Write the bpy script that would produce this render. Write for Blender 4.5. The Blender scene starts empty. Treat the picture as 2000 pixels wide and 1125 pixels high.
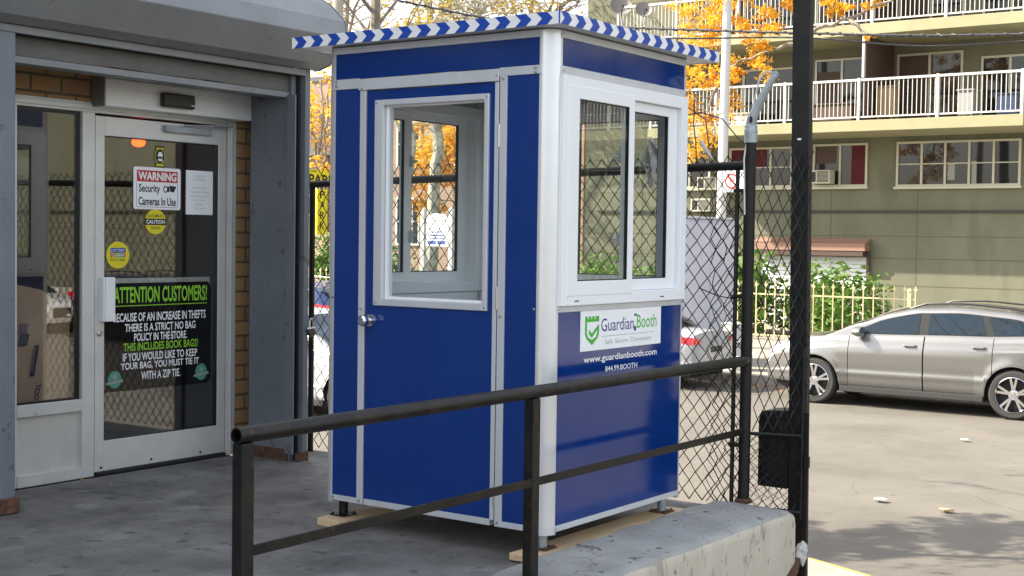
import bpy, bmesh, math, random
from mathutils import Vector, Matrix
from math import radians as rad, sin, cos, pi
random.seed(7)
SC = bpy.context.scene
COL = SC.collection

# ---------------------------------------------------------------- camera
cam = bpy.data.objects.new("camera", bpy.data.cameras.new("camera"))
COL.objects.link(cam)
_r = Vector((0.57958, -0.814793, 0.014124)); _u = Vector((0.021342, 0.032502, 0.999244)); _f = Vector((0.814636, 0.57884, -0.036227))
CP = Vector((-5.03983, -3.37322, 1.45487))
cam.matrix_world = Matrix(((_r.x, _u.x, -_f.x, CP.x), (_r.y, _u.y, -_f.y, CP.y), (_r.z, _u.z, -_f.z, CP.z), (0, 0, 0, 1)))
cam.data.sensor_width = 36; cam.data.lens = 36 * 2660.19 / 2000
cam.data.clip_start = 0.05; cam.data.clip_end = 2000
SC.camera = cam

# ---------------------------------------------------------------- world, sun, exposure
SUN = Vector((0.55, -1.0, -0.95)).normalized()          # direction the light travels
w = bpy.data.worlds.new("World"); SC.world = w; w.use_nodes = True
nt = w.node_tree; nt.nodes.clear()
sky = nt.nodes.new("ShaderNodeTexSky"); sky.sky_type = 'NISHITA'; sky.sun_disc = False
sky.sun_elevation = rad(39.8); sky.sun_rotation = rad(-28.8); sky.air_density = 1.3; sky.dust_density = 2.5; sky.ozone_density = 0.6
bg = nt.nodes.new("ShaderNodeBackground"); bg.inputs[1].default_value = 0.12
wo = nt.nodes.new("ShaderNodeOutputWorld")
hs = nt.nodes.new("ShaderNodeHueSaturation"); hs.inputs['Saturation'].default_value = .65; nt.links.new(sky.outputs[0], hs.inputs['Color'])
veil = nt.nodes.new("ShaderNodeMix"); veil.data_type = 'RGBA'; veil.blend_type = 'ADD'; veil.inputs[0].default_value = 1      # thin bright cloud veil over the blue
veil.inputs[7].default_value = (1.75, 1.8, 1.9, 1); nt.links.new(hs.outputs[0], veil.inputs[6])
nt.links.new(veil.outputs[2], bg.inputs[0]); nt.links.new(bg.outputs[0], wo.inputs[0])
sl = bpy.data.lights.new("sun", 'SUN'); sl.energy = 5.0; sl.angle = rad(0.5); sl.color = (1.0, 0.915, 0.765)
so = bpy.data.objects.new("sun", sl); COL.objects.link(so)
so.rotation_euler = SUN.to_track_quat('-Z', 'Y').to_euler(); so.location = (-10, 20, 30)
SC.view_settings.view_transform = 'Standard'; SC.view_settings.look = 'None'
SC.view_settings.exposure = 1.4; SC.view_settings.gamma = 1

# ---------------------------------------------------------------- materials
def srgb(r, g, b):
    f = lambda c: (c / 255 / 12.92) if c <= 10 else ((c / 255 + .055) / 1.055) ** 2.4
    return (f(r), f(g), f(b))
def mat(name, col, rough=.6, metal=0, col2=None, scale=4, detail=5, bump=0, bscale=30, spec=.5, coat=0, stretch=None, rough2=None, emit=None, contrast=(.35, .65), bdist=.01, spots=None, dots=None, cracks=None):
    m = bpy.data.materials.new(name); m.use_nodes = True
    t = m.node_tree; N = t.nodes; L = t.links
    b = N['Principled BSDF']
    b.inputs['Base Color'].default_value = (*col, 1); b.inputs['Roughness'].default_value = rough
    b.inputs['Metallic'].default_value = metal; b.inputs['Specular IOR Level'].default_value = spec
    b.inputs['Coat Weight'].default_value = coat; b.inputs['Coat Roughness'].default_value = .05
    tc = N.new('ShaderNodeTexCoord'); src = tc.outputs['Object']
    if stretch:
        mp = N.new('ShaderNodeMapping'); mp.inputs['Scale'].default_value = stretch; L.new(src, mp.inputs[0]); src = mp.outputs[0]
    if col2:
        n = N.new('ShaderNodeTexNoise'); n.inputs['Scale'].default_value = scale; n.inputs['Detail'].default_value = detail; n.inputs['Roughness'].default_value = .65
        L.new(src, n.inputs['Vector'])
        r = N.new('ShaderNodeValToRGB'); r.color_ramp.elements[0].position = contrast[0]; r.color_ramp.elements[1].position = contrast[1]
        r.color_ramp.elements[0].color = (*col, 1); r.color_ramp.elements[1].color = (*col2, 1)
        L.new(n.outputs['Fac'], r.inputs[0]); cur = r.outputs[0]
        for (sc, thr, sharp, c3, amt) in (spots or []):
            n3 = N.new('ShaderNodeTexNoise'); n3.inputs['Scale'].default_value = sc; n3.inputs['Detail'].default_value = 3
            L.new(src, n3.inputs['Vector'])
            q = N.new('ShaderNodeMapRange'); q.inputs['From Min'].default_value = thr; q.inputs['From Max'].default_value = thr + sharp
            q.inputs['To Max'].default_value = amt; L.new(n3.outputs['Fac'], q.inputs['Value'])
            mx = N.new('ShaderNodeMix'); mx.data_type = 'RGBA'; L.new(q.outputs[0], mx.inputs[0]); L.new(cur, mx.inputs[6]); mx.inputs[7].default_value = (*c3, 1)
            cur = mx.outputs[2]
        for (sc, rad_, gate, c3, amt) in (dots or []):          # gum and drip spots: round marks in some cells
            v3 = N.new('ShaderNodeTexVoronoi'); v3.inputs['Scale'].default_value = sc; L.new(src, v3.inputs['Vector'])
            nz = N.new('ShaderNodeTexNoise'); nz.inputs['Scale'].default_value = sc * 5; L.new(src, nz.inputs['Vector'])
            ad = N.new('ShaderNodeMath'); ad.operation = 'MULTIPLY_ADD'; ad.inputs[1].default_value = .16; L.new(nz.outputs['Fac'], ad.inputs[0]); L.new(v3.outputs['Distance'], ad.inputs[2])
            q = N.new('ShaderNodeMapRange'); q.inputs['From Min'].default_value = rad_ + .08; q.inputs['From Max'].default_value = rad_ + .05; q.inputs['To Max'].default_value = amt; L.new(ad.outputs[0], q.inputs['Value'])
            sp = N.new('ShaderNodeSeparateColor'); L.new(v3.outputs['Color'], sp.inputs[0])
            gt = N.new('ShaderNodeMath'); gt.operation = 'GREATER_THAN'; gt.inputs[1].default_value = gate; L.new(sp.outputs[0], gt.inputs[0])
            ml = N.new('ShaderNodeMath'); ml.operation = 'MULTIPLY'; L.new(gt.outputs[0], ml.inputs[0]); L.new(q.outputs[0], ml.inputs[1])
            mx = N.new('ShaderNodeMix'); mx.data_type = 'RGBA'; L.new(ml.outputs[0], mx.inputs[0]); L.new(cur, mx.inputs[6]); mx.inputs[7].default_value = (*c3, 1)
            cur = mx.outputs[2]
        for (sc, wd, c3, amt) in (cracks or []):               # fine wandering cracks
            nz = N.new('ShaderNodeTexNoise'); nz.inputs['Scale'].default_value = sc * 3; nz.inputs['Detail'].default_value = 6; L.new(src, nz.inputs['Vector'])
            va = N.new('ShaderNodeMix'); va.data_type = 'RGBA'; va.blend_type = 'ADD'; va.inputs[0].default_value = .35 / sc; L.new(src, va.inputs[6]); L.new(nz.outputs['Color'], va.inputs[7])
            v3 = N.new('ShaderNodeTexVoronoi'); v3.feature = 'DISTANCE_TO_EDGE'; v3.inputs['Scale'].default_value = sc; L.new(va.outputs[2], v3.inputs['Vector'])
            q = N.new('ShaderNodeMapRange'); q.inputs['From Min'].default_value = wd; q.inputs['From Max'].default_value = wd * .3; q.inputs['To Max'].default_value = amt; L.new(v3.outputs['Distance'], q.inputs['Value'])
            n4 = N.new('ShaderNodeTexNoise'); n4.inputs['Scale'].default_value = sc * .9; L.new(src, n4.inputs['Vector'])
            g4 = N.new('ShaderNodeMapRange'); g4.inputs['From Min'].default_value = .48; g4.inputs['From Max'].default_value = .58; L.new(n4.outputs['Fac'], g4.inputs['Value'])
            ml = N.new('ShaderNodeMath'); ml.operation = 'MULTIPLY'; L.new(q.outputs[0], ml.inputs[0]); L.new(g4.outputs[0], ml.inputs[1])
            mx = N.new('ShaderNodeMix'); mx.data_type = 'RGBA'; L.new(ml.outputs[0], mx.inputs[0]); L.new(cur, mx.inputs[6]); mx.inputs[7].default_value = (*c3, 1)
            cur = mx.outputs[2]
        L.new(cur, b.inputs['Base Color'])
        if rough2 is not None:
            q = N.new('ShaderNodeMapRange'); q.inputs['From Min'].default_value = contrast[0]; q.inputs['From Max'].default_value = contrast[1]
            q.inputs['To Min'].default_value = rough; q.inputs['To Max'].default_value = rough2
            L.new(n.outputs['Fac'], q.inputs['Value']); L.new(q.outputs[0], b.inputs['Roughness'])
    if bump:
        n2 = N.new('ShaderNodeTexNoise'); n2.inputs['Scale'].default_value = bscale; n2.inputs['Detail'].default_value = 6
        L.new(src, n2.inputs['Vector'])
        bp = N.new('ShaderNodeBump'); bp.inputs['Strength'].default_value = bump; bp.inputs['Distance'].default_value = bdist
        L.new(n2.outputs['Fac'], bp.inputs['Height']); L.new(bp.outputs[0], b.inputs['Normal'])
    if emit:
        b.inputs['Emission Color'].default_value = (*emit[0], 1); b.inputs['Emission Strength'].default_value = emit[1]
    return m
def glass(name, tint=(.975, .99, .985), boost=1.0):
    m = bpy.data.materials.new(name); m.use_nodes = True
    N = m.node_tree.nodes; L = m.node_tree.links; N.clear()
    o = N.new('ShaderNodeOutputMaterial'); mx = N.new('ShaderNodeMixShader'); tr = N.new('ShaderNodeBsdfTransparent'); gl = N.new('ShaderNodeBsdfGlossy')
    tr.inputs[0].default_value = (*tint, 1); gl.inputs['Roughness'].default_value = .003
    fr = N.new('ShaderNodeFresnel'); ge = N.new('ShaderNodeNewGeometry'); mr = N.new('ShaderNodeMapRange')
    mr.inputs['To Min'].default_value = 1.5; mr.inputs['To Max'].default_value = 1 / 1.5
    L.new(ge.outputs['Backfacing'], mr.inputs['Value']); L.new(mr.outputs[0], fr.inputs[0])
    mu = N.new('ShaderNodeMath'); mu.operation = 'MULTIPLY'; mu.inputs[1].default_value = boost; mu.use_clamp = True
    L.new(fr.outputs[0], mu.inputs[0]); L.new(mu.outputs[0], mx.inputs[0]); L.new(tr.outputs[0], mx.inputs[1]); L.new(gl.outputs[0], mx.inputs[2]); L.new(mx.outputs[0], o.inputs[0])
    return m
def brick(name, c1, c2, mortar, axes, bw=.2, rh=.067, ms=.008, rough=.85):
    m = mat(name, c1, rough); N = m.node_tree.nodes; L = m.node_tree.links; b = N['Principled BSDF']
    tc = N.new('ShaderNodeTexCoord'); sp = N.new('ShaderNodeSeparateXYZ'); cb = N.new('ShaderNodeCombineXYZ')
    L.new(tc.outputs['Object'], sp.inputs[0]); L.new(sp.outputs[axes[0]], cb.inputs[0]); L.new(sp.outputs[axes[1]], cb.inputs[1])
    t = N.new('ShaderNodeTexBrick'); t.inputs['Scale'].default_value = 1; t.inputs['Brick Width'].default_value = bw; t.inputs['Row Height'].default_value = rh
    t.inputs['Mortar Size'].default_value = ms; t.inputs['Color1'].default_value = (*c1, 1); t.inputs['Color2'].default_value = (*c2, 1); t.inputs['Mortar'].default_value = (*mortar, 1)
    L.new(cb.outputs[0], t.inputs['Vector'])
    n = N.new('ShaderNodeTexNoise'); n.inputs['Scale'].default_value = 9; L.new(tc.outputs['Object'], n.inputs['Vector'])
    mx = N.new('ShaderNodeMix'); mx.data_type = 'RGBA'; mx.blend_type = 'MULTIPLY'; mx.inputs[0].default_value = .45
    L.new(t.outputs['Color'], mx.inputs[6]); L.new(n.outputs['Color'], mx.inputs[7])
    hs = N.new('ShaderNodeHueSaturation'); hs.inputs['Value'].default_value = 1.35; L.new(mx.outputs[2], hs.inputs['Color'])
    L.new(hs.outputs[0], b.inputs['Base Color'])
    bp = N.new('ShaderNodeBump'); bp.inputs['Strength'].default_value = .6; bp.inputs['Distance'].default_value = .008; bp.invert = True
    L.new(t.outputs['Fac'], bp.inputs['Height']); L.new(bp.outputs[0], b.inputs['Normal'])
    return m

M = {}
M['blue'] = mat('blue_laminate', (.0022, .028, .172), .075, bump=.08, bscale=3.0, bdist=.012, spec=.6, col2=(.003, .032, .185), scale=3, rough2=.14, spots=[(38, .70, .03, (.05, .09, .26), .35)])
M['alu'] = mat('white_aluminium', (.56, .57, .59), .38, metal=.25, col2=(.62, .63, .65), scale=8, stretch=(1, 1, .2))
M['corner'] = mat('bright_aluminium', (.66, .67, .68), .28, metal=.45, col2=(.7, .71, .72), scale=6)
M['pvc'] = mat('white_pvc', (.82, .83, .85), .35)
M['screw'] = mat('screw_steel', (.5, .5, .52), .3, metal=1)
M['vinyl_w'] = mat('white_vinyl', (.8, .8, .8), .4)
M['vinyl_b'] = mat('blue_vinyl', (.012, .06, .36), .35)
M['int_wall'] = mat('booth_liner', (.80, .81, .81), .6)
M['int_floor'] = mat('booth_floor_panel', (.50, .50, .49), .6)
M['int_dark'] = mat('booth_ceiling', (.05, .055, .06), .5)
M['gasket'] = mat('black_gasket', (.008, .008, .009), .45, spec=.3)
M['glass'] = glass('clear_glass')
M['sglass'] = glass('store_glass', (.97, .975, .96), 3.2)
M['wood'] = mat('pale_lumber', (.55, .38, .22), .7, col2=(.68, .50, .31), scale=5, stretch=(.6, 9, 9), bump=.2, bscale=40)
M['conc'] = mat('stained_concrete', (.078, .073, .067), .8, col2=(.225, .214, .199), scale=1.9, detail=12, bump=.45, bscale=60, bdist=.004, rough2=.62, contrast=(.34, .68),
                spots=[(9, .64, .03, (.05, .048, .046), .75), (3.1, .6, .08, (.29, .28, .27), .45), (45, .66, .03, (.06, .058, .056), .7)], dots=[(5.5, .10, .45, (.035, .034, .034), .85), (11, .10, .6, (.05, .048, .046), .7), (8, .05, .8, (.42, .40, .36), .6), (23, .12, .8, (.05, .05, .05), .6)], cracks=[(.7, .006, (.035, .034, .033), .8)])
M['block'] = mat('cream_concrete', (.425, .375, .295), .85, col2=(.53, .475, .385), scale=4, detail=9, bump=.5, bscale=35, bdist=.006,
                 spots=[(14, .60, .06, (.24, .215, .18), .6), (40, .66, .03, (.10, .09, .08), .7)], stretch=(1, 1, .45), cracks=[(1.3, .006, (.18, .165, .14), .5)])
M['blocktop'] = mat('grey_concrete_top', (.245, .242, .23), .85, col2=(.36, .352, .332), scale=3.5, detail=10, bump=.5, bscale=40, bdist=.006,
                    spots=[(7, .66, .03, (.05, .05, .05), .7), (28, .68, .02, (.08, .08, .08), .7)], dots=[(7, .13, .55, (.03, .03, .03), .9), (16, .12, .7, (.06, .06, .06), .8)], cracks=[(1.6, .008, (.09, .09, .085), .55)])
M['asph'] = mat('asphalt', (.100, .089, .074), .85, col2=(.150, .134, .112), scale=.7, detail=12, bump=.5, bscale=120, bdist=.006,
                spots=[(60, .62, .1, (.22, .20, .18), .6), (.35, .58, .12, (.095, .086, .076), .5), (150, .60, .08, (.055, .05, .045), .55), (5, .66, .05, (.07, .064, .056), .5)], dots=[(1.6, .03, .6, (.05, .046, .04), .7), (3.3, .03, .75, (.4, .38, .33), .5)], cracks=[(.22, .0022, (.05, .046, .04), .7)])
M['walk'] = mat('pale_sidewalk', (.25, .23, .195), .85, col2=(.33, .305, .26), scale=2, detail=8, bump=.3, bscale=60)
M['dirt'] = mat('ground_earth', (.16, .14, .11), .95, col2=(.24, .21, .16), scale=.2, detail=8)
M['yellow'] = mat('kerb_yellow', (.48, .36, .03), .8, col2=(.33, .28, .12), scale=9)
M['blk'] = mat('black_paint_metal', (.004, .004, .0043), .42, col2=(.012, .0105, .009), scale=12, bump=.15, bscale=50, rough2=.6, spec=.35)
M['rail'] = mat('worn_black_rail', (.005, .0048, .0046), .42, spec=.35, col2=(.022, .016, .011), scale=10, detail=9, bump=.3, bscale=45, bdist=.003, contrast=(.42, .7), spots=[(24, .66, .04, (.06, .03, .016), .6)])
M['blkwire'] = mat('black_wire', (.007, .0066, .006), .5, spec=.3)
M['galv'] = mat('galvanised_pipe', (.30, .33, .35), .5, metal=.5, col2=(.42, .45, .47), scale=14)
M['rust'] = mat('rusty_steel', (.055, .024, .014), .9, col2=(.15, .07, .042), scale=22, detail=9, bump=.6, bscale=60)
M['bgrey'] = mat('blue_grey_paint', (.135, .15, .175), .5, col2=(.165, .18, .205), scale=3, detail=8, bump=.08, bscale=40, spots=[(11, .66, .03, (.07, .06, .055), .6), (48, .69, .02, (.08, .04, .025), .7), (3, .62, .1, (.19, .205, .23), .4)])
M['hood'] = mat('grey_shutter_hood', (.20, .205, .215), .5, col2=(.25, .255, .265), scale=3, detail=9, bump=.12, bscale=3, bdist=.03, spots=[(12, .66, .05, (.14, .13, .12), .5), (60, .7, .03, (.10, .07, .05), .6)])
M['dkgrey'] = mat('dark_slot', (.015, .016, .018), .6)
M['header'] = mat('grey_header', (.095, .092, .088), .55, col2=(.13, .127, .12), scale=5, detail=8, stretch=(1, 1, 3))
M['storealu'] = mat('satin_aluminium', (.62, .61, .585), .42, metal=.25, col2=(.70, .69, .665), scale=4, detail=8, bump=.03, spots=[(18, .7, .04, (.3, .28, .26), .5)])
M['opbox'] = mat('brushed_white_cover', (.80, .80, .79), .4, metal=.1)
M['brick_s'] = brick('ochre_brick', (.34, .20, .09), (.27, .155, .07), (.10, .075, .05), (0, 2), .205, .098, .008)
M['black'] = mat('black_plastic', (.012, .012, .013), .35)
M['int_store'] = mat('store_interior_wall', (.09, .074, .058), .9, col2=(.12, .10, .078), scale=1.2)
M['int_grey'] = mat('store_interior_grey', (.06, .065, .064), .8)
M['card'] = mat('cardboard', (.36, .245, .14), .85, col2=(.42, .29, .17), scale=6)
M['paper'] = mat('white_paper', (.86, .86, .87), .5)
M['red'] = mat('sign_red', (.5, .02, .025), .5)
M['ink'] = mat('black_ink', (.01, .01, .01), .5)
M['syellow'] = mat('sign_yellow', (.72, .62, .015), .5)
M['lime'] = mat('lime_print', (.26, .58, .03), .5)
M['poster'] = mat('black_poster', (.004, .004, .004), .04, spec=.6)
M['green'] = mat('logo_green', (.06, .42, .03), .5)
M['navy'] = mat('logo_navy', (.04, .04, .22), .5)
M['greyink'] = mat('grey_ink', (.35, .36, .38), .5)
M['teal'] = mat('seal_teal', (.07, .28, .21), .5)
M['gold'] = mat('gold_paint_iron', (.54, .455, .26), .4, metal=.15)
M['lampon'] = mat('lit_orange_lamp', (.6, .1, .02), .4, emit=((1.0, .055, .004), 2.6))
M['facade'] = mat('olive_cream_stucco', (.130, .130, .088), .9, col2=(.165, .163, .112), scale=.8, detail=9, stretch=(1, 1, .35), bump=.25, bscale=25, spots=[(.9, .60, .1, (.105, .105, .08), .55), (6, .66, .06, (.10, .10, .075), .4)])
M['slab'] = mat('cream_slab', (.28, .265, .155), .9, col2=(.33, .31, .19), scale=1.2, detail=8)
M['brown'] = mat('brown_panel', (.075, .045, .035), .7)
M['wht'] = mat('white_gloss_paint', (.54, .53, .51), .45)
M['frame'] = mat('window_frame_beige', (.50, .475, .38), .6)
M['dkglass'] = mat('dark_window_glass', (.014, .017, .02), .03, spec=.45)
M['curtain'] = mat('red_curtain', (.085, .010, .014), .9)
M['curtainw'] = mat('pale_curtain', (.30, .30, .285), .9)
M['awning'] = mat('salmon_awning', (.27, .155, .11), .7)
M['shut'] = mat('white_roller_shutter', (.62, .62, .62), .5)
M['wire'] = mat('cable_rubber', (.03, .03, .035), .6)
M['bark'] = mat('grey_bark', (.17, .14, .11), .9, col2=(.30, .26, .21), scale=9, bump=.6, bscale=25)
M['barkp'] = mat('pale_bark', (.22, .21, .17), .9, col2=(.52, .50, .43), scale=5, bump=.4, bscale=20)
def leafmat(name, a, b, trans=.35):
    m = mat(name, a, .6, col2=b, scale=2.5, detail=3, contrast=(.3, .7)); t = m.node_tree; N = t.nodes; L = t.links
    p = N['Principled BSDF']; o = N['Material Output']; tl = N.new('ShaderNodeBsdfTranslucent'); mx = N.new('ShaderNodeMixShader'); mx.inputs[0].default_value = trans
    src = p.inputs['Base Color'].links[0].from_socket
    L.new(src, tl.inputs[0]); L.new(p.outputs[0], mx.inputs[1]); L.new(tl.outputs[0], mx.inputs[2]); L.new(mx.outputs[0], o.inputs[0]); return m
M['orange'] = leafmat('orange_leaves', (.62, .27, .015), (.85, .55, .05), .5)
M['ygreen'] = leafmat('yellow_green_leaves', (.36, .34, .05), (.68, .40, .04), .45)
M['leaf'] = leafmat('shrub_leaves', (.055, .13, .018), (.14, .25, .035), .3)
M['dry'] = leafmat('fallen_leaves', (.32, .15, .04), (.48, .28, .08), .1)
def carpaint(name, c, metal=.55, rough=.28): return mat(name, c, rough, metal=metal, coat=.8, spec=.5)
M['silver'] = carpaint('champagne_silver_paint', (.205, .202, .196), .62, .24); M['white_car'] = carpaint('white_car_paint', (.42, .42, .43), 0, .3)
M['blue_car'] = carpaint('dark_blue_paint', (.012, .03, .10), .3, .25); M['black_car'] = carpaint('black_car_paint', (.008, .008, .009), .2, .2)
M['pale_car'] = carpaint('pale_silver_paint', (.62, .65, .68), .4, .3)
M['carglass'] = mat('tinted_car_glass', (.006, .015, .024), .02, spec=.4)
M['carcab'] = mat('car_interior_dark', (.02, .02, .022), .8)
M['tyre'] = mat('tyre_rubber', (.03, .029, .028), .8, bump=.2, bscale=40)
M['chrome'] = mat('chrome_rim', (.72, .72, .74), .12, metal=1)
M['tail'] = mat('red_taillight', (.55, .01, .015), .12, coat=1)
M['amber'] = mat('amber_lens', (.7, .28, .02), .15)
M['lens'] = mat('clear_lamp_lens', (.7, .72, .75), .08, coat=1)
M['truckgrey'] = mat('lavender_grey_panel', (.46, .46, .53), .6, col2=(.50, .50, .57), scale=1)
M['pbag'] = mat('torn_plastic', (.55, .54, .52), .4, bump=.5, bscale=20)
M['brick_r'] = brick('brown_brick', (.30, .165, .11), (.22, .12, .08), (.30, .27, .23), (1, 2), .22, .075, .012)
M['roof'] = mat('grey_shingle', (.09, .085, .085), .9, col2=(.14, .13, .13), scale=6)

# ---------------------------------------------------------------- mesh helpers
def wloc(o):
    v = Vector((0, 0, 0))
    while o is not None: v += o.location; o = o.parent
    return v
def tag(o, label=None, cat=None, group=None, kind=None):
    if label: o['label'] = label
    if cat: o['category'] = cat
    if group: o['group'] = group
    if kind: o['kind'] = kind
    return o
def thing(name, label, cat, loc=(0, 0, 0), group=None, rz=0):
    o = bpy.data.objects.new(name, None); COL.objects.link(o); o.location = loc; o.rotation_euler = (0, 0, rz); o.empty_display_size = .1
    return tag(o, label, cat, group)
ID = lambda a, b, c: (a, b, c)
class MB:
    def __init__(s, T=ID): s.v = []; s.f = []; s.mi = []; s.T = T
    def add(s, vs, fs, m=0):
        k = len(s.v); s.v += [tuple(s.T(*p)) for p in vs]
        for f in fs: s.f.append(tuple(i + k for i in f)); s.mi.append(m)
        return s
    def box(s, a0, a1, b0, b1, c0, c1, m=0):
        return s.add([(a, b, c) for c in (c0, c1) for b in (b0, b1) for a in (a0, a1)],
                     [(0, 2, 3, 1), (4, 5, 7, 6), (0, 1, 5, 4), (2, 6, 7, 3), (0, 4, 6, 2), (1, 3, 7, 5)], m)
    def tube(s, pts, r, n=8, m=0, cap=True):
        P = [Vector(p) for p in pts]; R = r if isinstance(r, (list, tuple)) else [r] * len(P)
        vs = []; fs = []; t0 = (P[1] - P[0]).normalized(); ref = Vector((0, 0, 1)) if abs(t0.z) < .9 else Vector((1, 0, 0))
        a = t0.cross(ref).normalized()
        for i, p in enumerate(P):
            t = (P[min(i + 1, len(P) - 1)] - P[max(i - 1, 0)]).normalized()
            a = (a - t * a.dot(t)); a = a.normalized() if a.length > 1e-6 else t.orthogonal().normalized()
            b = t.cross(a)
            for k in range(n):
                q = 2 * pi * k / n; vs.append(p + (a * cos(q) + b * sin(q)) * R[i])
        for i in range(len(P) - 1):
            for k in range(n): fs.append((i * n + k, i * n + (k + 1) % n, (i + 1) * n + (k + 1) % n, (i + 1) * n + k))
        if cap: fs += [tuple(reversed(range(n))), tuple(range((len(P) - 1) * n, len(P) * n))]
        return s.add(vs, fs, m)
    def prism(s, poly, fn, h0, h1, m=0):                     # poly of (a,b); fn(a,b,h) -> point
        n = len(poly); vs = [fn(a, b, h0) for a, b in poly] + [fn(a, b, h1) for a, b in poly]
        fs = [tuple(reversed(range(n))), tuple(range(n, 2 * n))] + [(i, (i + 1) % n, n + (i + 1) % n, n + i) for i in range(n)]
        return s.add(vs, fs, m)
    def lathe(s, prof, fn, n=24, m=0):                      # prof (r,h); fn(x,y,h)
        vs = []; k = len(prof)
        for i in range(n):
            q = 2 * pi * i / n
            vs += [fn(r * cos(q), r * sin(q), h) for r, h in prof]
        fs = [(i * k + j, ((i + 1) % n) * k + j, ((i + 1) % n) * k + j + 1, i * k + j + 1) for i in range(n) for j in range(k - 1)]
        return s.add(vs, fs, m)
    def build(s, name, mats, parent=None, smooth=False, bevel=0, label=None, local=False, flip=True, ang=35):
        me = bpy.data.meshes.new(name); off = Vector((0, 0, 0)) if local or parent is None else wloc(parent)
        me.from_pydata([Vector(p) - off for p in s.v], [], s.f)
        for x in (mats if isinstance(mats, (list, tuple)) else [mats]): me.materials.append(x)
        me.polygons.foreach_set('material_index', s.mi)
        if flip:
            b = bmesh.new(); b.from_mesh(me); bmesh.ops.recalc_face_normals(b, faces=b.faces); b.to_mesh(me); b.free()
        if smooth:
            me.polygons.foreach_set('use_smooth', [True] * len(me.polygons)); me.set_sharp_from_angle(angle=rad(ang))
        me.update(); o = bpy.data.objects.new(name, me); COL.objects.link(o)
        if parent is not None: o.parent = parent
        if bevel:
            md = o.modifiers.new('bevel', 'BEVEL'); md.width = bevel; md.segments = 2; md.limit_method = 'ANGLE'; md.angle_limit = rad(40)
        if label: o['label'] = label
        return o
def buildall(mb, name, mats, parent=None, **k):
    """every loose piece of mb becomes an object of its own"""
    p = list(range(len(mb.v)))
    def fd(i):
        while p[i] != i: p[i] = p[p[i]]; i = p[i]
        return i
    for f in mb.f:
        for i in f[1:]: p[fd(i)] = fd(f[0])
    grp = {}
    for f, m in zip(mb.f, mb.mi): grp.setdefault(fd(f[0]), []).append((f, m))
    out = []
    for fs in grp.values():
        q = MB(); ix = {}
        for f, m in fs:
            for i in f:
                if i not in ix: ix[i] = len(q.v); q.v.append(mb.v[i])
            q.f.append(tuple(ix[i] for i in f)); q.mi.append(m)
        out.append(q.build(name, mats, parent, **k))
    return out
def top(o, label, cat, group=None, kind=None):
    """a top-level one-mesh thing: put its origin at the base of its mesh"""
    me = o.data; xs = [v.co for v in me.vertices]
    c = Vector(((min(v.x for v in xs) + max(v.x for v in xs)) / 2, (min(v.y for v in xs) + max(v.y for v in xs)) / 2, min(v.z for v in xs)))
    if kind is None: me.transform(Matrix.Translation(-c)); o.location = c
    return tag(o, label, cat, group, kind)
def dup(root, loc=None, label=None, rz=None):
    r = root.copy(); COL.objects.link(r)
    if loc is not None: r.location = loc
    if rz is not None: r.rotation_euler.z = rz
    if label: r['label'] = label
    for ch in root.children:
        c = ch.copy(); COL.objects.link(c); c.parent = r
        for g in ch.children:
            d = g.copy(); COL.objects.link(d); d.parent = c
    return r
FONTN = [0]
def text_mesh(txt, width, height, bold=0.0, depth=.0006):
    cu = bpy.data.curves.new('t', 'FONT'); cu.body = txt; cu.size = 1; cu.offset = bold; cu.resolution_u = 3; cu.align_x = 'CENTER'
    o = bpy.data.objects.new('t', cu); COL.objects.link(o)
    dg = bpy.context.evaluated_depsgraph_get(); dg.update()
    me = bpy.data.meshes.new_from_object(o.evaluated_get(dg))
    COL.objects.unlink(o); bpy.data.objects.remove(o); bpy.data.curves.remove(cu)
    xs = [v.co.x for v in me.vertices]; ys = [v.co.y for v in me.vertices]
    x0, x1, y0, y1 = min(xs), max(xs), min(ys), max(ys)
    sx = width / (x1 - x0); sy = (height / (y1 - y0)) if height else sx
    vs = [((v.co.x - (x0 + x1) / 2) * sx, (v.co.y - (y0 + y1) / 2) * sy) for v in me.vertices]
    fs = [tuple(p.vertices) for p in me.polygons]; bpy.data.meshes.remove(me)
    return vs, fs
def text(mb, txt, cu, cz, width, height, d, bold=.0, m=0, rot=0):
    """letters on the local plane (u right, d out, z up) of mb's transform"""
    vs, fs = text_mesh(txt, width, height, bold); c, s_ = cos(rot), sin(rot)
    mb.add([(cu + x * c - y * s_, d, cz + x * s_ + y * c) for x, y in vs], fs, m); return mb
def oval(mb, cu, cz, ru, rz, d0, d1, m=0, n=28):
    return mb.prism([(cu + ru * cos(2 * pi * i / n), cz + rz * sin(2 * pi * i / n)) for i in range(n)], lambda a, b, h: (a, h, b), d0, d1, m)
def polyp(mb, pts, d0, d1, m=0): return mb.prism(pts, lambda a, b, h: (a, h, b), d0, d1, m)
def ring(mb, u0, u1, z0, z1, iu0, iu1, iz0, iz1, d0, d1, m=0):
    mb.box(u0, iu0, d0, d1, z0, z1, m); mb.box(iu1, u1, d0, d1, z0, z1, m); mb.box(iu0, iu1, d0, d1, z0, iz0, m); mb.box(iu0, iu1, d0, d1, iz1, z1, m); return mb

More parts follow.
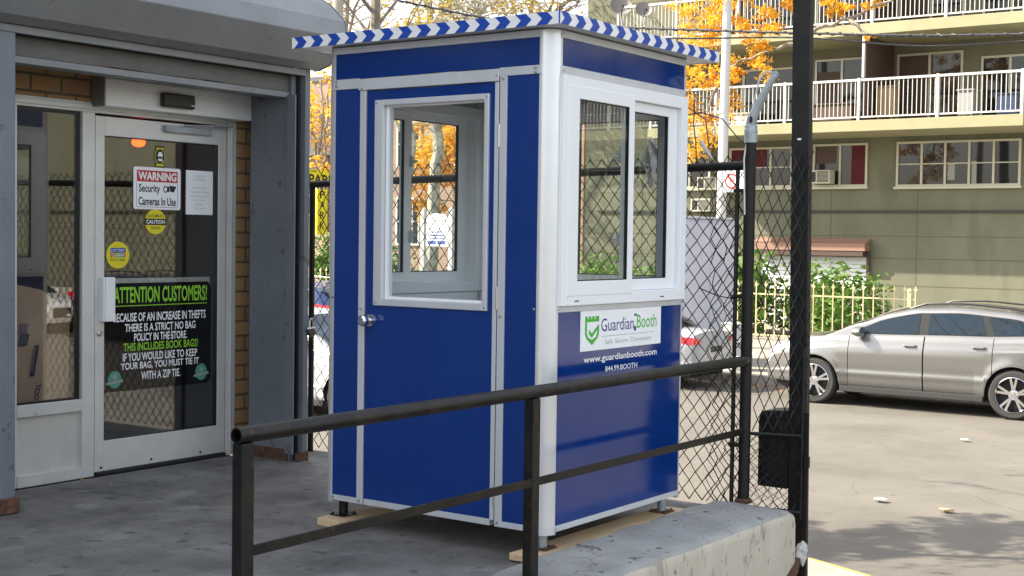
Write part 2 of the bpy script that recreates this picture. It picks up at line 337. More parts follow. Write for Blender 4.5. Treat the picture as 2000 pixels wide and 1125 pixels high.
# ================================================================ SETTING
G_ST = -1.05; G_SW = -.90
MB().box(-900, 900, -900, 900, -1.6, -1.075).build('ground', M['dirt'])['kind'] = 'structure'
MB().box(3.4, 17.02, -160, 200, -1.3, G_ST).build('road', M['asph'])['kind'] = 'structure'
MB().box(-160, 3.4, -60, -1.0, -1.3, G_ST - .004).build('side_road', M['asph'])['kind'] = 'structure'
KC = [(4.60, 120), (4.60, 3), (4.58, 1.6), (4.50, .62), (4.28, .10), (3.85, -.42), (3.1, -.85), (2.0, -1.08), (-60, -1.2)]
def offs(pts, d):
    out = []
    for i, p in enumerate(pts):
        a = Vector(pts[max(i - 1, 0)]); b = Vector(pts[min(i + 1, len(pts) - 1)]); t = (b - a).normalized(); n = Vector((t.y, -t.x))
        out.append((p[0] + n.x * d, p[1] + n.y * d))
    return out
ins = offs(KC, .13)
poly = list(reversed(ins)) + [(-60, 120)][:0]
sw = MB()
pp = ins + [(-60, 3.3), (1.6, 3.3), (1.6, 120)]
sw.add([(a, b, G_SW) for a, b in pp], [tuple(range(len(pp)))])
sw.build('sidewalk', M['walk'], flip=False)['kind'] = 'structure'
kb = MB()
n = len(KC)
mid = offs(KC, .045)
vs = [(a, b, -1.2) for a, b in KC] + [(a, b, G_SW + .002) for a, b in KC] + [(a, b, G_SW + .004) for a, b in mid] + [(a, b, G_SW + .004) for a, b in ins] + [(a, b, -1.2) for a, b in ins]
for r, mi in ((0, 1), (1, 1), (2, 0), (3, 0)):
    kb.add([], []); 
kb.v = vs
for r, mi in ((0, 1), (1, 1), (2, 0), (3, 0)):
    for i in range(n - 1):
        kb.f.append((r * n + i, r * n + i + 1, (r + 1) * n + i + 1, (r + 1) * n + i)); kb.mi.append(mi)
kb.build('kerb', [M['walk'], M['yellow']])['kind'] = 'structure'
MB().box(17.02, 17.18, -160, 200, -1.3, G_SW + .005).build('far_kerb', M['walk'], bevel=.015)['kind'] = 'structure'
MB().box(17.18, 31.58, -160, 200, -1.3, G_SW).build('far_sidewalk', M['walk'])['kind'] = 'structure'
# raised platform in front of the store and its edge, grey on top and paler cream on the front
MB().box(-9, 1.70, -.03, 3.30, -1.2, 0).build('platform', M['conc'])['kind'] = 'structure'
random.seed(3)
def block():
    m = MB(); N = 60; prof0 = [(-.005, -.03), (.0, .03), (.012, .05), (.10, .054), (.34, .052), (.392, .048), (.408, .034), (.413, -.01), (.415, -.45), (.42, -1.15)]
    R = random.Random(5); vs = []
    for i in range(N + 1):
        t = i / N; x = -4.0 + 5.69 * t; wob = .008 * sin(i * 1.7) + R.uniform(-.006, .006)
        sh = 1.0 + .06 * t - (.30 * max(0, -x - .3) / 3.7)
        rnd = max(0, (x - 1.60) / .09)
        for j, (d, z) in enumerate(prof0):
            inner = -.03 if x > -.2 else -.03 - .06 * min(1, (-.2 - x) / .4)
            y = inner + .025 * (j < 3) - d * sh + (wob if j < 3 else wob * .35) 
            zz = z - (.035 * rnd * rnd if j < 8 else 0) + (R.uniform(-.003, .003) if z > 0 else 0)
            vs.append((x - (.02 * rnd if j > 5 else 0), y, zz))
    k = len(prof0); fs = []; mi = []
    for i in range(N):
        for j in range(k - 1):
            m.f.append((i * k + j, (i + 1) * k + j, (i + 1) * k + j + 1, i * k + j + 1)); m.mi.append(1 if j >= 6 else 0)
    m.v = vs
    m.f.append(tuple(range(N * k, N * k + k))); m.mi.append(1); m.f.append(tuple(reversed(range(k)))); m.mi.append(1)
    return m.build('platform_edge', [M['blocktop'], M['block']], smooth=True, ang=50)
block()['kind'] = 'structure'

# ================================================================ STORE
Y0 = 3.34
TS = lambda u, d, z: (u, Y0 - d, z)
st = thing('store_building', 'single storey store with grey shutter hood and recessed aluminium and glass entrance', 'building', (.3, 3.34, 0))
b = MB()
b.box(-16, .58, 2.80, 3.30, 3.0, 6.2); b.box(.581, 1.40, 2.81, 3.30, 3.0, 3.06)          # unseen upper wall, its height and step shaped to set the cast shadow
b.box(-16, -.98, 2.80, 3.30, 0, 3.0); b.box(1.362, 1.40, 2.97, 6.4, 0, 2.98); b.box(-16, 1.36, 6.405, 6.5, 0, 2.98); b.box(-16, .58, 6.405, 6.5, 2.99, 6.2)
b.box(.50, .58, 3.305, 6.4, 2.985, 6.2); b.box(-16, .495, 3.305, 6.4, 6.08, 6.18); b.box(.585, 1.40, 3.305, 6.5, 2.985, 3.055)
b.build('wall', M['bgrey'], st)
b = MB()
b.box(-.98, 1.36, 3.345, 3.45, 2.225, 2.75); b.box(1.235, 1.36, 3.33, 3.45, 0, 2.225); b.box(-.98, -.43, 3.33, 3.45, 0, 2.225)
b.build('brick_surround', M['brick_s'], st)
b = MB()                                                                  # right jamb: return panel, face, guides
b.box(1.262, 1.30, 2.852, 3.225, 0, 2.52)
b.build('jamb_panel', M['bgrey'], st, bevel=.004)
b = MB(); b.box(1.236, 1.262, 2.815, 2.87, .05, 2.35); b.box(1.318, 1.362, 2.785, 2.96, 0, 2.53); b.box(1.236, 1.248, 2.795, 2.815, .05, 2.35)
b.build('jamb_post', M['bgrey'], st, bevel=.004)
MB().box(1.30, 1.318, 2.83, 2.955, 0, 2.52).build('shutter_guide', M['dkgrey'], st)
b = MB(); b.box(-.905, -.815, 2.76, 2.80, .07, 2.47); b.box(-.905, -.875, 2.80, 3.32, 0, 2.47)
b.build('jamb_post', M['bgrey'], st, bevel=.004)
MB().box(-.87, -.84, 2.802, 2.86, 0, 2.45).build('shutter_guide', M['dkgrey'], st)
b = MB(); b.box(-.91, -.80, 2.74, 2.81, .004, .085); b.build('jamb_foot', M['rust'], st, bevel=.006)
b = MB(); b.box(1.25, 1.365, 2.778, 2.784, .0, .06); b.box(1.255, 1.261, 2.86, 3.2, 0, .075); b.build('jamb_foot', M['rust'], st)
b = MB(); b.box(-.88, 1.262, 2.88, 2.93, 2.375, 2.475); b.build('header_beam', M['header'], st)
b = MB(); b.box(-.88, 1.26, 2.872, 3.0, 2.335, 2.372); b.build('header_flange', M['hood'], st, bevel=.003)
R_ = random.Random(2); b = MB()
for i in range(16):
    x = -.8 + R_.random() * 1.5; b.box(x, x + R_.uniform(.03, .16), 2.8765, 2.8785, 2.371 + R_.uniform(0, .002), 2.375 + R_.uniform(0, .004))
buildall(b, 'rust_streak', M['rust'], st)
MB().box(-.90, 1.318, 2.81, 2.875, 2.478, 2.50).build('header_slot', M['dkgrey'], st)
b = MB(); b.box(-.93, 1.318, 2.783, 2.81, 2.475, 2.515); b.build('hood_lip', M['hood'], st, bevel=.003)
hp = [(2.80, 3.0), (2.66, 2.93), (2.53, 2.81), (2.505, 2.70), (2.66, 2.545), (2.75, 2.517), (2.80, 2.517)]
b = MB(); b.prism(hp, lambda a, c, h: (h, a, c), -3.2, 1.402); hd_ = b.build('shutter_hood', M['hood'], st, bevel=.006)
hp2 = [(2.80, 3.004), (2.658, 2.935), (2.526, 2.813), (2.50, 2.70), (2.657, 2.541), (2.75, 2.512), (2.80, 2.512)]
b = MB(); b.prism(hp2, lambda a, c, h: (h, a, c), 1.4025, 1.409); b.build('end_plate', M['hood'], hd_, bevel=.002)
# glazed entrance
fr = MB(TS)
fr.box(-.43, 1.16, -.06, .0, 2.165, 2.225); fr.box(-.43, 1.16, .0, .012, 2.18, 2.21)         # head
fr.box(-.43, -.405, -.06, .0, .0, 2.165); fr.box(.03, .118, -.07, .006, .0, 2.165); fr.box(1.165, 1.235, -.07, .012, 0, 2.2); fr.box(1.185, 1.20, .012, .02, 0, 2.17)
fr.box(-.405, .03, -.06, .004, .40, .47); fr.box(-.405, .03, -.06, .008, .0, .07)
fr.build('entrance_frame', M['storealu'], st, bevel=.003)
b = MB(TS); b.box(-.405, .03, -.05, -.02, .07, .40); b.build('bulkhead_panel', mat('grey_bulkhead', (.50, .475, .44), .6, col2=(.58, .55, .51), scale=3, detail=8), st)
b = MB(TS); b.box(.008, .03, -.045, -.02, .47, 2.165); b.box(-.405, .008, -.045, -.02, 2.145, 2.165); b.box(-.405, .008, -.045, -.02, .47, .482); b.build('window_gasket', M['black'], st)
b = MB(TS); b.box(-.403, .007, -.036, -.030, .483, 2.144); b.build('shop_window', M['sglass'], st)
dr = MB(TS); ring(dr, .126, 1.157, .022, 2.15, .192, 1.092, .205, 2.035, -.045, 0)
dl = dr.build('entrance_door', M['storealu'], st, bevel=.003)
b = MB(TS); ring(b, .192, 1.092, .205, 2.035, .197, 1.087, .210, 2.030, -.038, -.006); b.build('gasket', M['black'], dl)
MB(TS).box(.198, 1.086, -.026, -.020, .211, 2.029).build('door_glass', M['sglass'], dl)
MB(TS).box(.245, 1.07, -.06, -.05, 1.135, 1.178).build('push_bar', M['storealu'], dl, bevel=.003)
b = MB(TS); b.box(.165, .235, .012, .05, .925, 1.19); b.box(.155, .17, .0, .04, .925, 1.19); b.build('pull_handle', M['pvc'], dl, bevel=.004)
MB(TS).lathe([(0, .014), (.013, .014), (.018, .01), (.018, 0)], lambda x, y, h: (.155 + x, h, .855 + y), 16).build('lock_cylinder', M['screw'], dl, smooth=True)
b = MB(TS)
for u, z in ((.17, .045), (.55, .05), (.95, .045)): b.lathe([(0, .004), (.008, .003), (.008, 0)], lambda x, y, h: (u + x, h, z + y), 8)
buildall(b, 'kick_screw', M['dkgrey'], dl)
MB(TS).box(.13, 1.15, -.05, .02, .004, .020).build('threshold', M['dkgrey'], st)
ob = MB(TS)
ob.box(.105, 1.27, .001, .118, 2.20, 2.365)
op = ob.build('door_operator_box', M['opbox'], st, bevel=.004)
b = MB(TS)
for i in range(11): b.box(.108, 1.267, .119, .1225, 2.206 + i * .0143, 2.2145 + i * .0143)
b.build('cover_ribs', M['opbox'], op)
MB(TS).box(.095, .104, .0, .116, 2.198, 2.367).build('end_cap', mat('operator_end_cap', (.17, .165, .15), .5), op)
b = MB(TS); b.box(.50, .745, .122, .172, 2.228, 2.315); b.build('motion_sensor', M['black'], op, bevel=.012)
b = MB(TS); b.box(.71, .74, .1725, .1735, 2.245, 2.252); b.build('sensor_label', M['vinyl_w'], op)
b = MB(TS); b.box(.66, 1.01, .004, .03, 2.088, 2.128); b.box(.63, .665, .004, .034, 2.09, 2.13); b.tube([(.78, .03, 2.138), (1.12, .07, 2.155)], .007); b.box(1.0, 1.15, .04, .075, 2.15, 2.162); b.build('door_closer', M['galv'], dl, bevel=.003)

# interior
iw = MB(); iw.box(-5, 1.33, 6.3, 6.4, 0, 2.9); iw.box(-5, 1.33, 3.47, 6.295, 2.8, 2.9); iw.box(1.33, 1.358, 3.47, 6.4, 0, 2.9); iw.box(-5, -4.9, 3.47, 6.295, 0, 2.795)
iw.build('interior_wall', M['int_store'], st)
b = MB(); b.box(-.9, .06, 5.1, 5.2, 0, 2.8); b.box(-.16, -.06, 5.0, 5.1, 0, 2.8); b.box(-.62, -.56, 5.04, 5.1, 0, 2.8); b.build('interior_partition', M['int_grey'], st)
MB().box(-5, 1.33, 3.47, 6.4, -.3, .002).build('store_floor', mat('store_floor_tile', (.10, .09, .08), .3), st)

# ---- things inside / on the glass
def stand(name, label, cat, mb, mats, **k):
    o = mb.build(name, mats, **k); return top(o, label, cat)
p = thing('cardboard_sheet', 'flattened brown cardboard box leaning inside the shop window', 'cardboard', (-.1, 3.42, .1))
b = MB(); b.add([(-.40, 3.44, .1), (.0, 3.44, .1), (.0, 3.41, .99), (-.19, 3.42, 1.12), (-.36, 3.42, 1.155), (-.40, 3.42, 1.15)] , [(0, 1, 2, 3, 4, 5)])
b.add([(-.40, 3.447, .1), (.0, 3.447, .1), (.0, 3.417, .99), (-.19, 3.427, 1.12), (-.36, 3.427, 1.155), (-.40, 3.427, 1.15)], [(5, 4, 3, 2, 1, 0)]); b.build('board', M['card'], p, flip=False)
TC = lambda u, d, z: (u, 3.44 - d - (z - .1) * .0275, z)
b = MB(TC); polyp(b, [(-.265, .62), (-.235, .62), (-.205, .80), (-.235, .80)], .004, .005); text(b, 'TOOTIE', -.215, .50, .15, .032, .005, .02, rot=-pi / 2 - .12); text(b, 'THIS SIDE', -.245, .72, .14, .018, .0065, rot=-pi / 2 - .12, m=1)
text(b, 'HANDLE WITH CARE', -.145, .93, .2, .017, .005, .01, rot=-pi / 2 - .12); polyp(b, [(-.345, .80), (-.285, .80), (-.27, .87), (-.335, .87)], .004, .005)
for i in range(4): polyp(b, [(-.345 + i * .016, .872), (-.338 + i * .016, .872), (-.33 + i * .016, .93), (-.337 + i * .016, .93)], .004, .005)
b.build('printing', [M['ink'], M['card']], p)
for i, (x, z, w_, h_) in enumerate(((-.30, .97, .11, .13), (-.13, .97, .09, .17), (.0, .97, .10, .15))):
    b = MB(); b.box(x, x + w_, 4.3, 4.42, z, z + h_); b.box(x + .015, x + w_ - .015, 4.32, 4.4, z + h_, z + h_ + .02)
    stand('storage_tub', ['squat dark tub at left of the shelf in the shop window', 'tallest dark tub in the middle of the window shelf', 'dark tub at the right end of the window shelf'][i], 'tub', b, mat('dark_tub', (.02, .025, .04), .4), bevel=.008)['group'] = 'tubs on the shelf inside the window'
sh = thing('shelf_unit', 'dark shelf unit standing inside the shop window behind the cardboard', 'shelf', (-.1, 4.36, 0))
MB().box(-.42, .16, 4.2, 4.5, .93, .965).build('shelf_top', M['int_dark'], sh); MB().box(-.42, .16, 4.22, 4.5, .0, .93).build('cabinet', M['int_dark'], sh)

lamp = thing('warning_lamp', 'lit orange lamp glowing inside the store above the door signs', 'lamp', (.9, 3.9, 2.05))
b = MB(); b.lathe([(0, -.03), (.035, -.02), (.045, .0), (.04, .02), (0, .03)], lambda x, y, h: (.90 + x, 3.9 + y, 2.055 + h), 16); b.build('bulb_dome', M['lampon'], lamp, smooth=True)
b = MB(); b.tube([(.90, 3.9, 2.09), (.90, 3.9, 2.795)], .008, 6); b.lathe([(.03, 0), (.03, .02), (0, .03)], lambda x, y, h: (.9 + x, 3.9 + y, 2.082 + h), 12); b.build('hanger_stem', M['black'], lamp)

GD = -.018                                                       # just behind the inside face sits at d=-.027; prints sit on the inner face
TI = lambda u, d, z: (u, Y0 + .0275 - d * .1, z)
def sign(name, label, cat, loc): return thing(name, label, cat, (loc[0], Y0 + .03, loc[1]))
TW = lambda u, d, z: (u, Y0 + .0195 - d, z)                       # prints lie on the outer face of the glass
s_ = sign('warning_sign', 'white security camera warning sign with red band on the glass door', 'sign', (.605, 1.61))
b = MB(TW); polyp(b, [(.42, 1.615), (.43, 1.605), (.78, 1.605), (.79, 1.615), (.79, 1.855), (.78, 1.865), (.43, 1.865), (.42, 1.855)], 0, .002); b.build('panel', M['paper'], s_)
b = MB(TW); b.box(.445, .765, .0021, .0026, 1.775, 1.845); b.build('red_band', M['red'], s_)
b = MB(TW); text(b, 'WARNING', .605, 1.81, .30, .052, .0032, .035); b.build('heading', M['paper'], s_)
b = MB(TW); text(b, 'Security', .543, 1.728, .165, .064, .0026, .022); text(b, 'Cameras In Use', .605, 1.655, .295, .052, .0026, .024)
b.box(.67, .70, .0022, .0026, 1.717, 1.75); oval(b, .668, 1.733, .018, .022, .0027, .0030); polyp(b, [(.705, 1.72), (.735, 1.715), (.755, 1.752), (.70, 1.757)], .0022, .0026)
for q in ((.442, .444, 1.62, 1.77), (.766, .768, 1.62, 1.77), (.442, .768, 1.618, 1.62)): b.box(q[0], q[1], .0022, .0026, q[2], q[3])
oval(b, .668, 1.733, .0115, .015, .0031, .0034, 1); b.build('wording', [M['ink'], M['paper']], s_)
s_ = sign('store_hours_notice', 'plain white paper store hours notice taped to the glass door', 'notice', (.945, 1.58))
b = MB(TW); b.box(.835, 1.06, .0, .001, 1.58, 1.862); b.build('sheet', M['paper'], s_)
b = MB(TW)
for i, (t, w_) in enumerate((('ATTENTION', .085), ('CUSTOMERS!!', .10), ('OUR NEW STORE', .12), ('HOURS WILL BE FROM', .155), ('MONDAY SATURDAY', .15), ('7 A.M. - 9 P.M.', .10), ('SUNDAY', .06), ('8 A.M. - 8 P.M.', .095))):
    text(b, t, .947, 1.825 - (i * .022 if i < 2 else .075 + (i - 2) * .026), w_, .011, .0014)
b.build('wording', M['greyink'], s_)
s_ = sign('caution_sticker', 'yellow oval automatic door caution sticker with black middle band', 'sticker', (.59, 1.45))
b = MB(TW); oval(b, .592, 1.528, .083, .078, 0, .001); b.build('disc', M['syellow'], s_)
b = MB(TW); polyp(b, [(.511, 1.508), (.673, 1.508), (.675, 1.528), (.673, 1.548), (.511, 1.548), (.509, 1.528)], .0011, .0015); text(b, 'AUTOMATIC', .592, 1.565, .125, .018, .0016, .01); text(b, 'DOOR', .592, 1.49, .07, .018, .0016, .01); b.build('black_print', M['ink'], s_)
b = MB(TW); text(b, 'CAUTION', .592, 1.528, .145, .025, .0019, .02); b.build('white_print', M['paper'], s_)
s_ = sign('lottery_sticker', 'yellow oval play here sticker with blue block and coloured squares', 'sticker', (.305, 1.24))
b = MB(TW); oval(b, .306, 1.322, .086, .082, 0, .001); b.build('disc', M['syellow'], s_)
b = MB(TW); b.box(.25, .363, .0011, .0015, 1.335, 1.365)
b.build('blue_block', M['vinyl_b'], s_)
b = MB(TW)
for i in range(5): b.box(.25 + i * .023, .271 + i * .023, .0011, .0015, 1.308, 1.330, i)
b.build('colour_squares', [M['red'], M['awning'], M['green'], M['vinyl_b'], M['red']], s_)
b = MB(TW); text(b, 'GAMES', .306, 1.319, .10, .013, .0018, m=0); text(b, 'LOTTERY', .306, 1.35, .10, .016, .0018, m=0); text(b, 'PLAY HERE', .306, 1.292, .11, .014, .0014, .01, m=1); b.build('wording', [M['paper'], M['ink']], s_)
s_ = sign('badge_sticker', 'small black and gold badge sticker with white head on the door glass', 'sticker', (.625, 1.87))
b = MB(TW); oval(b, .625, 1.935, .042, .052, 0, .001); b.box(.59, .66, .0, .001, 1.975, 2.0); b.box(.59, .66, 0, .001, 1.868, 1.892); b.build('black_base', M['ink'], s_)
b = MB(TW)
for a0 in range(24):
    q = 2 * pi * a0 / 24; oval(b, .625 + .038 * cos(q), 1.935 + .047 * sin(q), .004, .004, .0011, .0014, n=6)
b.box(.595, .655, .0011, .0014, 1.98, 1.99); b.box(.595, .655, .0011, .0014, 1.876, 1.886); b.build('gold_border', M['syellow'], s_)
b = MB(TW); oval(b, .627, 1.942, .019, .022, .0011, .0014); polyp(b, [(.61, 1.91), (.645, 1.905), (.64, 1.935), (.612, 1.935)], .0011, .0014); b.build('white_head', M['paper'], s_)
s_ = sign('attention_poster', 'large black attention customers poster with green and white capitals on the door', 'poster', (.61, .49))
b = MB(TW); c = .03
polyp(b, [(.22, .49), (1.02, .49), (1.05, .52), (1.05, 1.115), (1.02, 1.15), (.22, 1.15)], 0, .001); b.build('sheet', M['poster'], s_)
b = MB(TW); text(b, 'ATTENTION CUSTOMERS!', .645, 1.078, .74, .10, .0014, .022); b.box(.275, 1.015, .0011, .0015, 1.008, 1.013); text(b, 'THIS INCLUDES BOOK BAGS!', .645, .757, .59, .05, .0014, .018); b.build('green_lettering', M['lime'], s_)
b = MB(TW)
for t, w_, z, h in (('BECAUSE OF AN INCREASE IN THEFTS', .73, .94, .05), ('THERE IS A STRICT NO BAG', .56, .875, .046), ('POLICY IN THE STORE.', .42, .815, .046), ('IF YOU WOULD LIKE TO KEEP', .59, .695, .046), ('YOUR BAG, YOU MUST TIE IT', .62, .637, .046), ('WITH A ZIP TIE.', .31, .575, .046)):
    b = MB(TW); text(b, t, .64, z, w_, h * 1.08, .0014, .018); b.build('white_lettering', M['paper'], s_)
for cx in (.285, .97):
    b = MB(TW); N_ = 20
    polyp(b, [(cx + (.046 if i % 2 else .052) * cos(2 * pi * i / 40), .565 + (.05 if i % 2 else .056) * sin(2 * pi * i / 40)) for i in range(40)], .0011, .0015)
    polyp(b, [(cx - .062, .535), (cx + .062, .548), (cx + .062, .563), (cx - .062, .55)], .0016, .0019, 1); oval(b, cx, .582, .017, .017, .0016, .0019, 1); b.build('seal', [M['teal'], M['curtainw']], s_)

# padlock and chain on the jamb
pl = thing('padlock', 'brass grey padlock hanging on the jamb edge beside the chain link gap', 'padlock', (1.372, 2.79, .80))
b = MB(); b.lathe([(0, -.012), (.026, -.012), (.03, -.006), (.03, .006), (.026, .012), (0, .012)], lambda x, y, h: (1.378 + x, 2.772 + h, .83 + y), 18); b.build('lock_body', mat('old_brass', (.10, .085, .06), .45, metal=.8), pl, smooth=True)
b = MB(); b.tube([(1.362, 2.772, .845), (1.362, 2.772, .90), (1.37, 2.772, .92), (1.386, 2.772, .92), (1.394, 2.772, .90), (1.394, 2.772, .845)], .0055, 8); b.tube([(1.33, 2.77, .855), (1.40, 2.765, .86)], .008, 6); b.build('shackle', M['screw'], pl, smooth=True)

# ================================================================ GUARD BOOTH
W, D = 1.374, 1.289; RC = .074; ZB = .131
TL = lambda u, d, z: (-d, W - u, z)             # door side
TF = lambda u, d, z: (u, -d, z)                 # sign side
TR = lambda u, d, z: (D + d, u, z)              # street side
TB = lambda u, d, z: (D - u, W + d, z)          # side towards the store
bt = thing('guard_booth', 'blue and white guard booth with chevron roof edge standing on timber strips', 'booth', (D / 2, W / 2, .04))
def yl(y): return W - y
ex = MB(TL); ex.box(RC, yl(.074), -.05, 0, 2.231, 2.355); ex.build('upper_panel', M['blue'], bt)
MB(TL).box(RC, yl(1.134), -.05, 0, .158, 2.180).build('side_panel', M['blue'], bt)
MB(TL).box(yl(.247), yl(.074), -.05, 0, .158, 2.191).build('side_panel', M['blue'], bt)
def faces(T, wid, sign_side):
    MB(T).box(RC, wid - RC, -.05, 0, 2.231, 2.355).build('upper_panel', M['blue'], bt)
    lo = MB(T).box(RC - .005, wid - RC + .005, -.05, 0, .158, 1.125).build('lower_panel', M['blue'], bt)
    t = MB(T); t.box(RC - .012, wid - RC + .012, -.04, .005, 2.192, 2.231); t.box(RC - .012, wid - RC + .012, -.04, .005, 1.125, 1.153); t.box(RC - .012, wid - RC + .012, -.05, .005, ZB, .158); t.box(RC - .012, wid - RC + .012, -.05, .006, 2.355, 2.388)
    buildall(t, 'trim_strip', M['alu'], bt, bevel=.0015)
    MB(T).box(RC, wid - RC, -.06, -.051, .16, 1.15).build('inner_liner', M['int_wall'], bt)
    u0, u1 = RC - .012, wid - RC + .012
    wn = MB(T); ring(wn, u0, u1, 1.1535, 2.1915, u0 + .05, u1 - .065, 1.21, 2.132, -.07, .020)
    ww = wn.build('sliding_window', M['pvc'], bt, bevel=.003)
    mid = .665 if wid < 1.3 else wid * .52
    a = MB(T); ring(a, u0 + .04, mid + .018, 1.197, 2.152, u0 + .128, mid - .03, 1.265, 2.093, -.004, .0225); a.build('sash', M['pvc'], ww, bevel=.003)
    a = MB(T); ring(a, mid - .025, u1 - .066, 1.211, 2.131, mid + .035, u1 - .158, 1.266, 2.082, -.030, -.0045); a.build('sash', M['pvc'], ww, bevel=.003)
    a = MB(T); ring(a, u0 + .128, mid - .03, 1.265, 2.093, u0 + .133, mid - .035, 1.270, 2.088, .002, .018); ring(a, mid + .035, u1 - .158, 1.266, 2.082, mid + .040, u1 - .163, 1.271, 2.077, -.026, -.010); a.build('gasket', M['gasket'], ww)
    MB(T).box(u0 + .131, mid - .033, .010, .014, 1.268, 2.090).build('pane', M['glass'], ww)
    MB(T).box(mid + .038, u1 - .161, -.020, -.016, 1.269, 2.079).build('pane', M['glass'], ww)
    a = MB(T)
    for z in (1.43, 1.83):
        a = MB(T); a.box(mid - .022, mid - .004, -.05, -.031, z, z + .06); a.tube([(mid - .013, -.045, z + .03), (mid - .03, -.065, z + .035)], .008, 6)
        a.build('latch', M['alu'], ww)
    a = MB(T); a.box(u0 + .11, u0 + .145, .0201, .0215, 1.172, 1.177); a.box(u1 - .26, u1 - .225, .0201, .0215, 1.172, 1.177); buildall(a, 'weep_slot', M['gasket'], ww)
    return lo
lof = faces(TF, D, True); faces(TR, W, False); faces(TB, D, False)
t = MB(TL)
t.box(RC - .012, yl(1.142), -.04, .005, 2.181, 2.231); t.box(yl(.2915), W - RC + .012, -.04, .005, 2.192, 2.231); t.box(yl(1.134), yl(1.095), -.04, .006, ZB, 2.17)
t.box(yl(.286), yl(.247), -.04, .006, ZB, 2.1915); t.box(RC - .012, yl(1.134), -.05, .005, ZB, .158); t.box(yl(.247), W - RC + .012, -.05, .005, ZB, .158); t.box(RC - .012, W - RC + .012, -.05, .006, 2.355, 2.388)
buildall(t, 'trim_strip', M['alu'], bt, bevel=.0015)
MB(TL).box(yl(1.142), yl(.292), -.04, .011, 2.1705, 2.226).build('door_header', M['alu'], bt, bevel=.002)
dd = MB(TL); ring(dd, yl(1.09), yl(.292), .161, 2.166, yl(.985), yl(.363), 1.150, 2.095, -.042, .001)
bd = dd.build('booth_door', M['blue'], bt)
b = MB(TL); b.box(yl(.315), yl(.292), -.02, .005, .158, 2.168); b.box(yl(1.088), yl(.315), -.03, .005, ZB, .1605); b.build('edge_trim', M['alu'], bd, bevel=.0015)
b = MB(TL); ring(b, yl(1.034), yl(.344), 1.120, 2.118, yl(.980), yl(.370), 1.153, 2.090, -.012, .012); b.build('window_frame', M['alu'], bd, bevel=.003)
b = MB(TL); ring(b, yl(.980), yl(.370), 1.153, 2.090, yl(.960), yl(.378), 1.165, 2.083, -.045, -.0125); b.build('window_bead', M['pvc'], bd)
MB(TL).box(yl(.961), yl(.377), -.022, -.018, 1.164, 2.084).build('pane', M['glass'], bd)
kn = MB(TL); kn.lathe([(0, .075), (.018, .075), (.027, .066), (.029, .052), (.024, .038), (.012, .03), (.012, .012), (.03, .01), (.033, .002), (.033, .0)], lambda x, y, h: (yl(1.055) + x, h + .001, 1.045 + y), 28); kn.build('door_knob', M['chrome'], bd, smooth=True)
b = MB(TL)
for z in (.22, 1.13, 1.87): b.tube([(yl(.2875), .006, z), (yl(.2875), .006, z + .105)], .006, 8)
buildall(b, 'hinge', M['screw'], bd)
b = MB(TL)
for u, z in [(yl(1.118), 2.178), (yl(.30), 2.195), (yl(1.02), 1.135), (yl(1.02), 2.103), (yl(.356), 1.135), (yl(.356), 2.103), (yl(1.115), .148), (yl(.305), .15), (yl(.267), .15), (yl(.267), 2.18), (yl(.09), 2.2), (yl(.09), 2.22), (yl(1.29), 2.2), (yl(1.29), 2.22), (yl(1.29), .148), (yl(.08), 1.14), (yl(1.305), 1.15), (yl(.267), 1.1), (yl(1.115), 1.1)]:
    b.lathe([(0, .0145), (.005, .0135), (.006, .008)], lambda x, y, h: (u + x, h, z + y), 8)
for u, z in ((.078, 2.21), (.066, 1.14), (.072, .145), (1.22, 2.21), (1.22, 1.14), (1.22, .145), (.07, 2.375)):
    b.T = TF; b.lathe([(0, .010), (.005, .009), (.006, .003)], lambda x, y, h: (u + x, h, z + y), 8)
buildall(b, 'rivet', M['screw'], bt, smooth=True)
for cx, cy, a0 in ((RC, RC, pi), (D - RC, RC, 1.5 * pi), (D - RC, W - RC, 0), (RC, W - RC, .5 * pi)):
    n_ = 14; pol = [(cx + RC * cos(a0 + i * pi / 2 / n_), cy + RC * sin(a0 + i * pi / 2 / n_)) for i in range(n_ + 1)]
    s1 = a0 + pi / 2
    pol += [(cx + (RC - .03) * cos(a0 + i * pi / 2 / n_), cy + (RC - .03) * sin(a0 + i * pi / 2 / n_)) for i in range(n_, -1, -1)]
    MB().prism(pol, lambda a, c, h: (a, c, h), .118, 2.3895).build('corner_column', M['corner'], bt, smooth=True)
for x, y in ((.095, .085), (1.19, .075), (.085, 1.30), (1.19, 1.30)):
    lg = MB().tube([(x, y, .046), (x, y, .135)], .023, 14).build('leg', M['galv'] if y < .5 else M['blk'], bt, smooth=True)
    b = MB(); b.box(x - .05, x + .05, y - .05, y + .05, .0405, .0465)
    for sx, sy in ((-.038, -.038), (.038, .038), (-.038, .038), (.038, -.038)): b.tube([(x + sx, y + sy, .0465), (x + sx, y + sy, .056)], .006, 6)
    b.build('base_plate', M['rust'] if y < .5 else M['blk'], lg)
MB().box(.03, D - .03, .03, W - .03, .1355, .156).build('booth_floor', M['int_floor'], bt)
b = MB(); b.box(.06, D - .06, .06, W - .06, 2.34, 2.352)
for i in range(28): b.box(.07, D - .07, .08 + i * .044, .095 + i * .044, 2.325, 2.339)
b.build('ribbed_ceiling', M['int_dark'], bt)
rx0, rx1, ry0, ry1, rz0, rz1 = -.085, 1.43, -.085, 1.52, 2.391, 2.446
rf = MB(); rf.box(rx0 + .004, rx1 - .004, ry0 + .004, ry1 - .004, rz0 + .003, rz1 - .004); rf = rf.build('roof', M['alu'], bt)
b = MB(); b.box(rx0, rx0 + .003, ry0, ry1, rz0, rz1); b.box(rx0, rx1, ry0 - .003, ry0, rz0, rz1); b.box(rx1 - .003, rx1, ry0, ry1, rz0, rz1); b.box(rx0, rx1, ry1, ry1 + .003, rz0, rz1); b.build('fascia', M['vinyl_w'], rf)
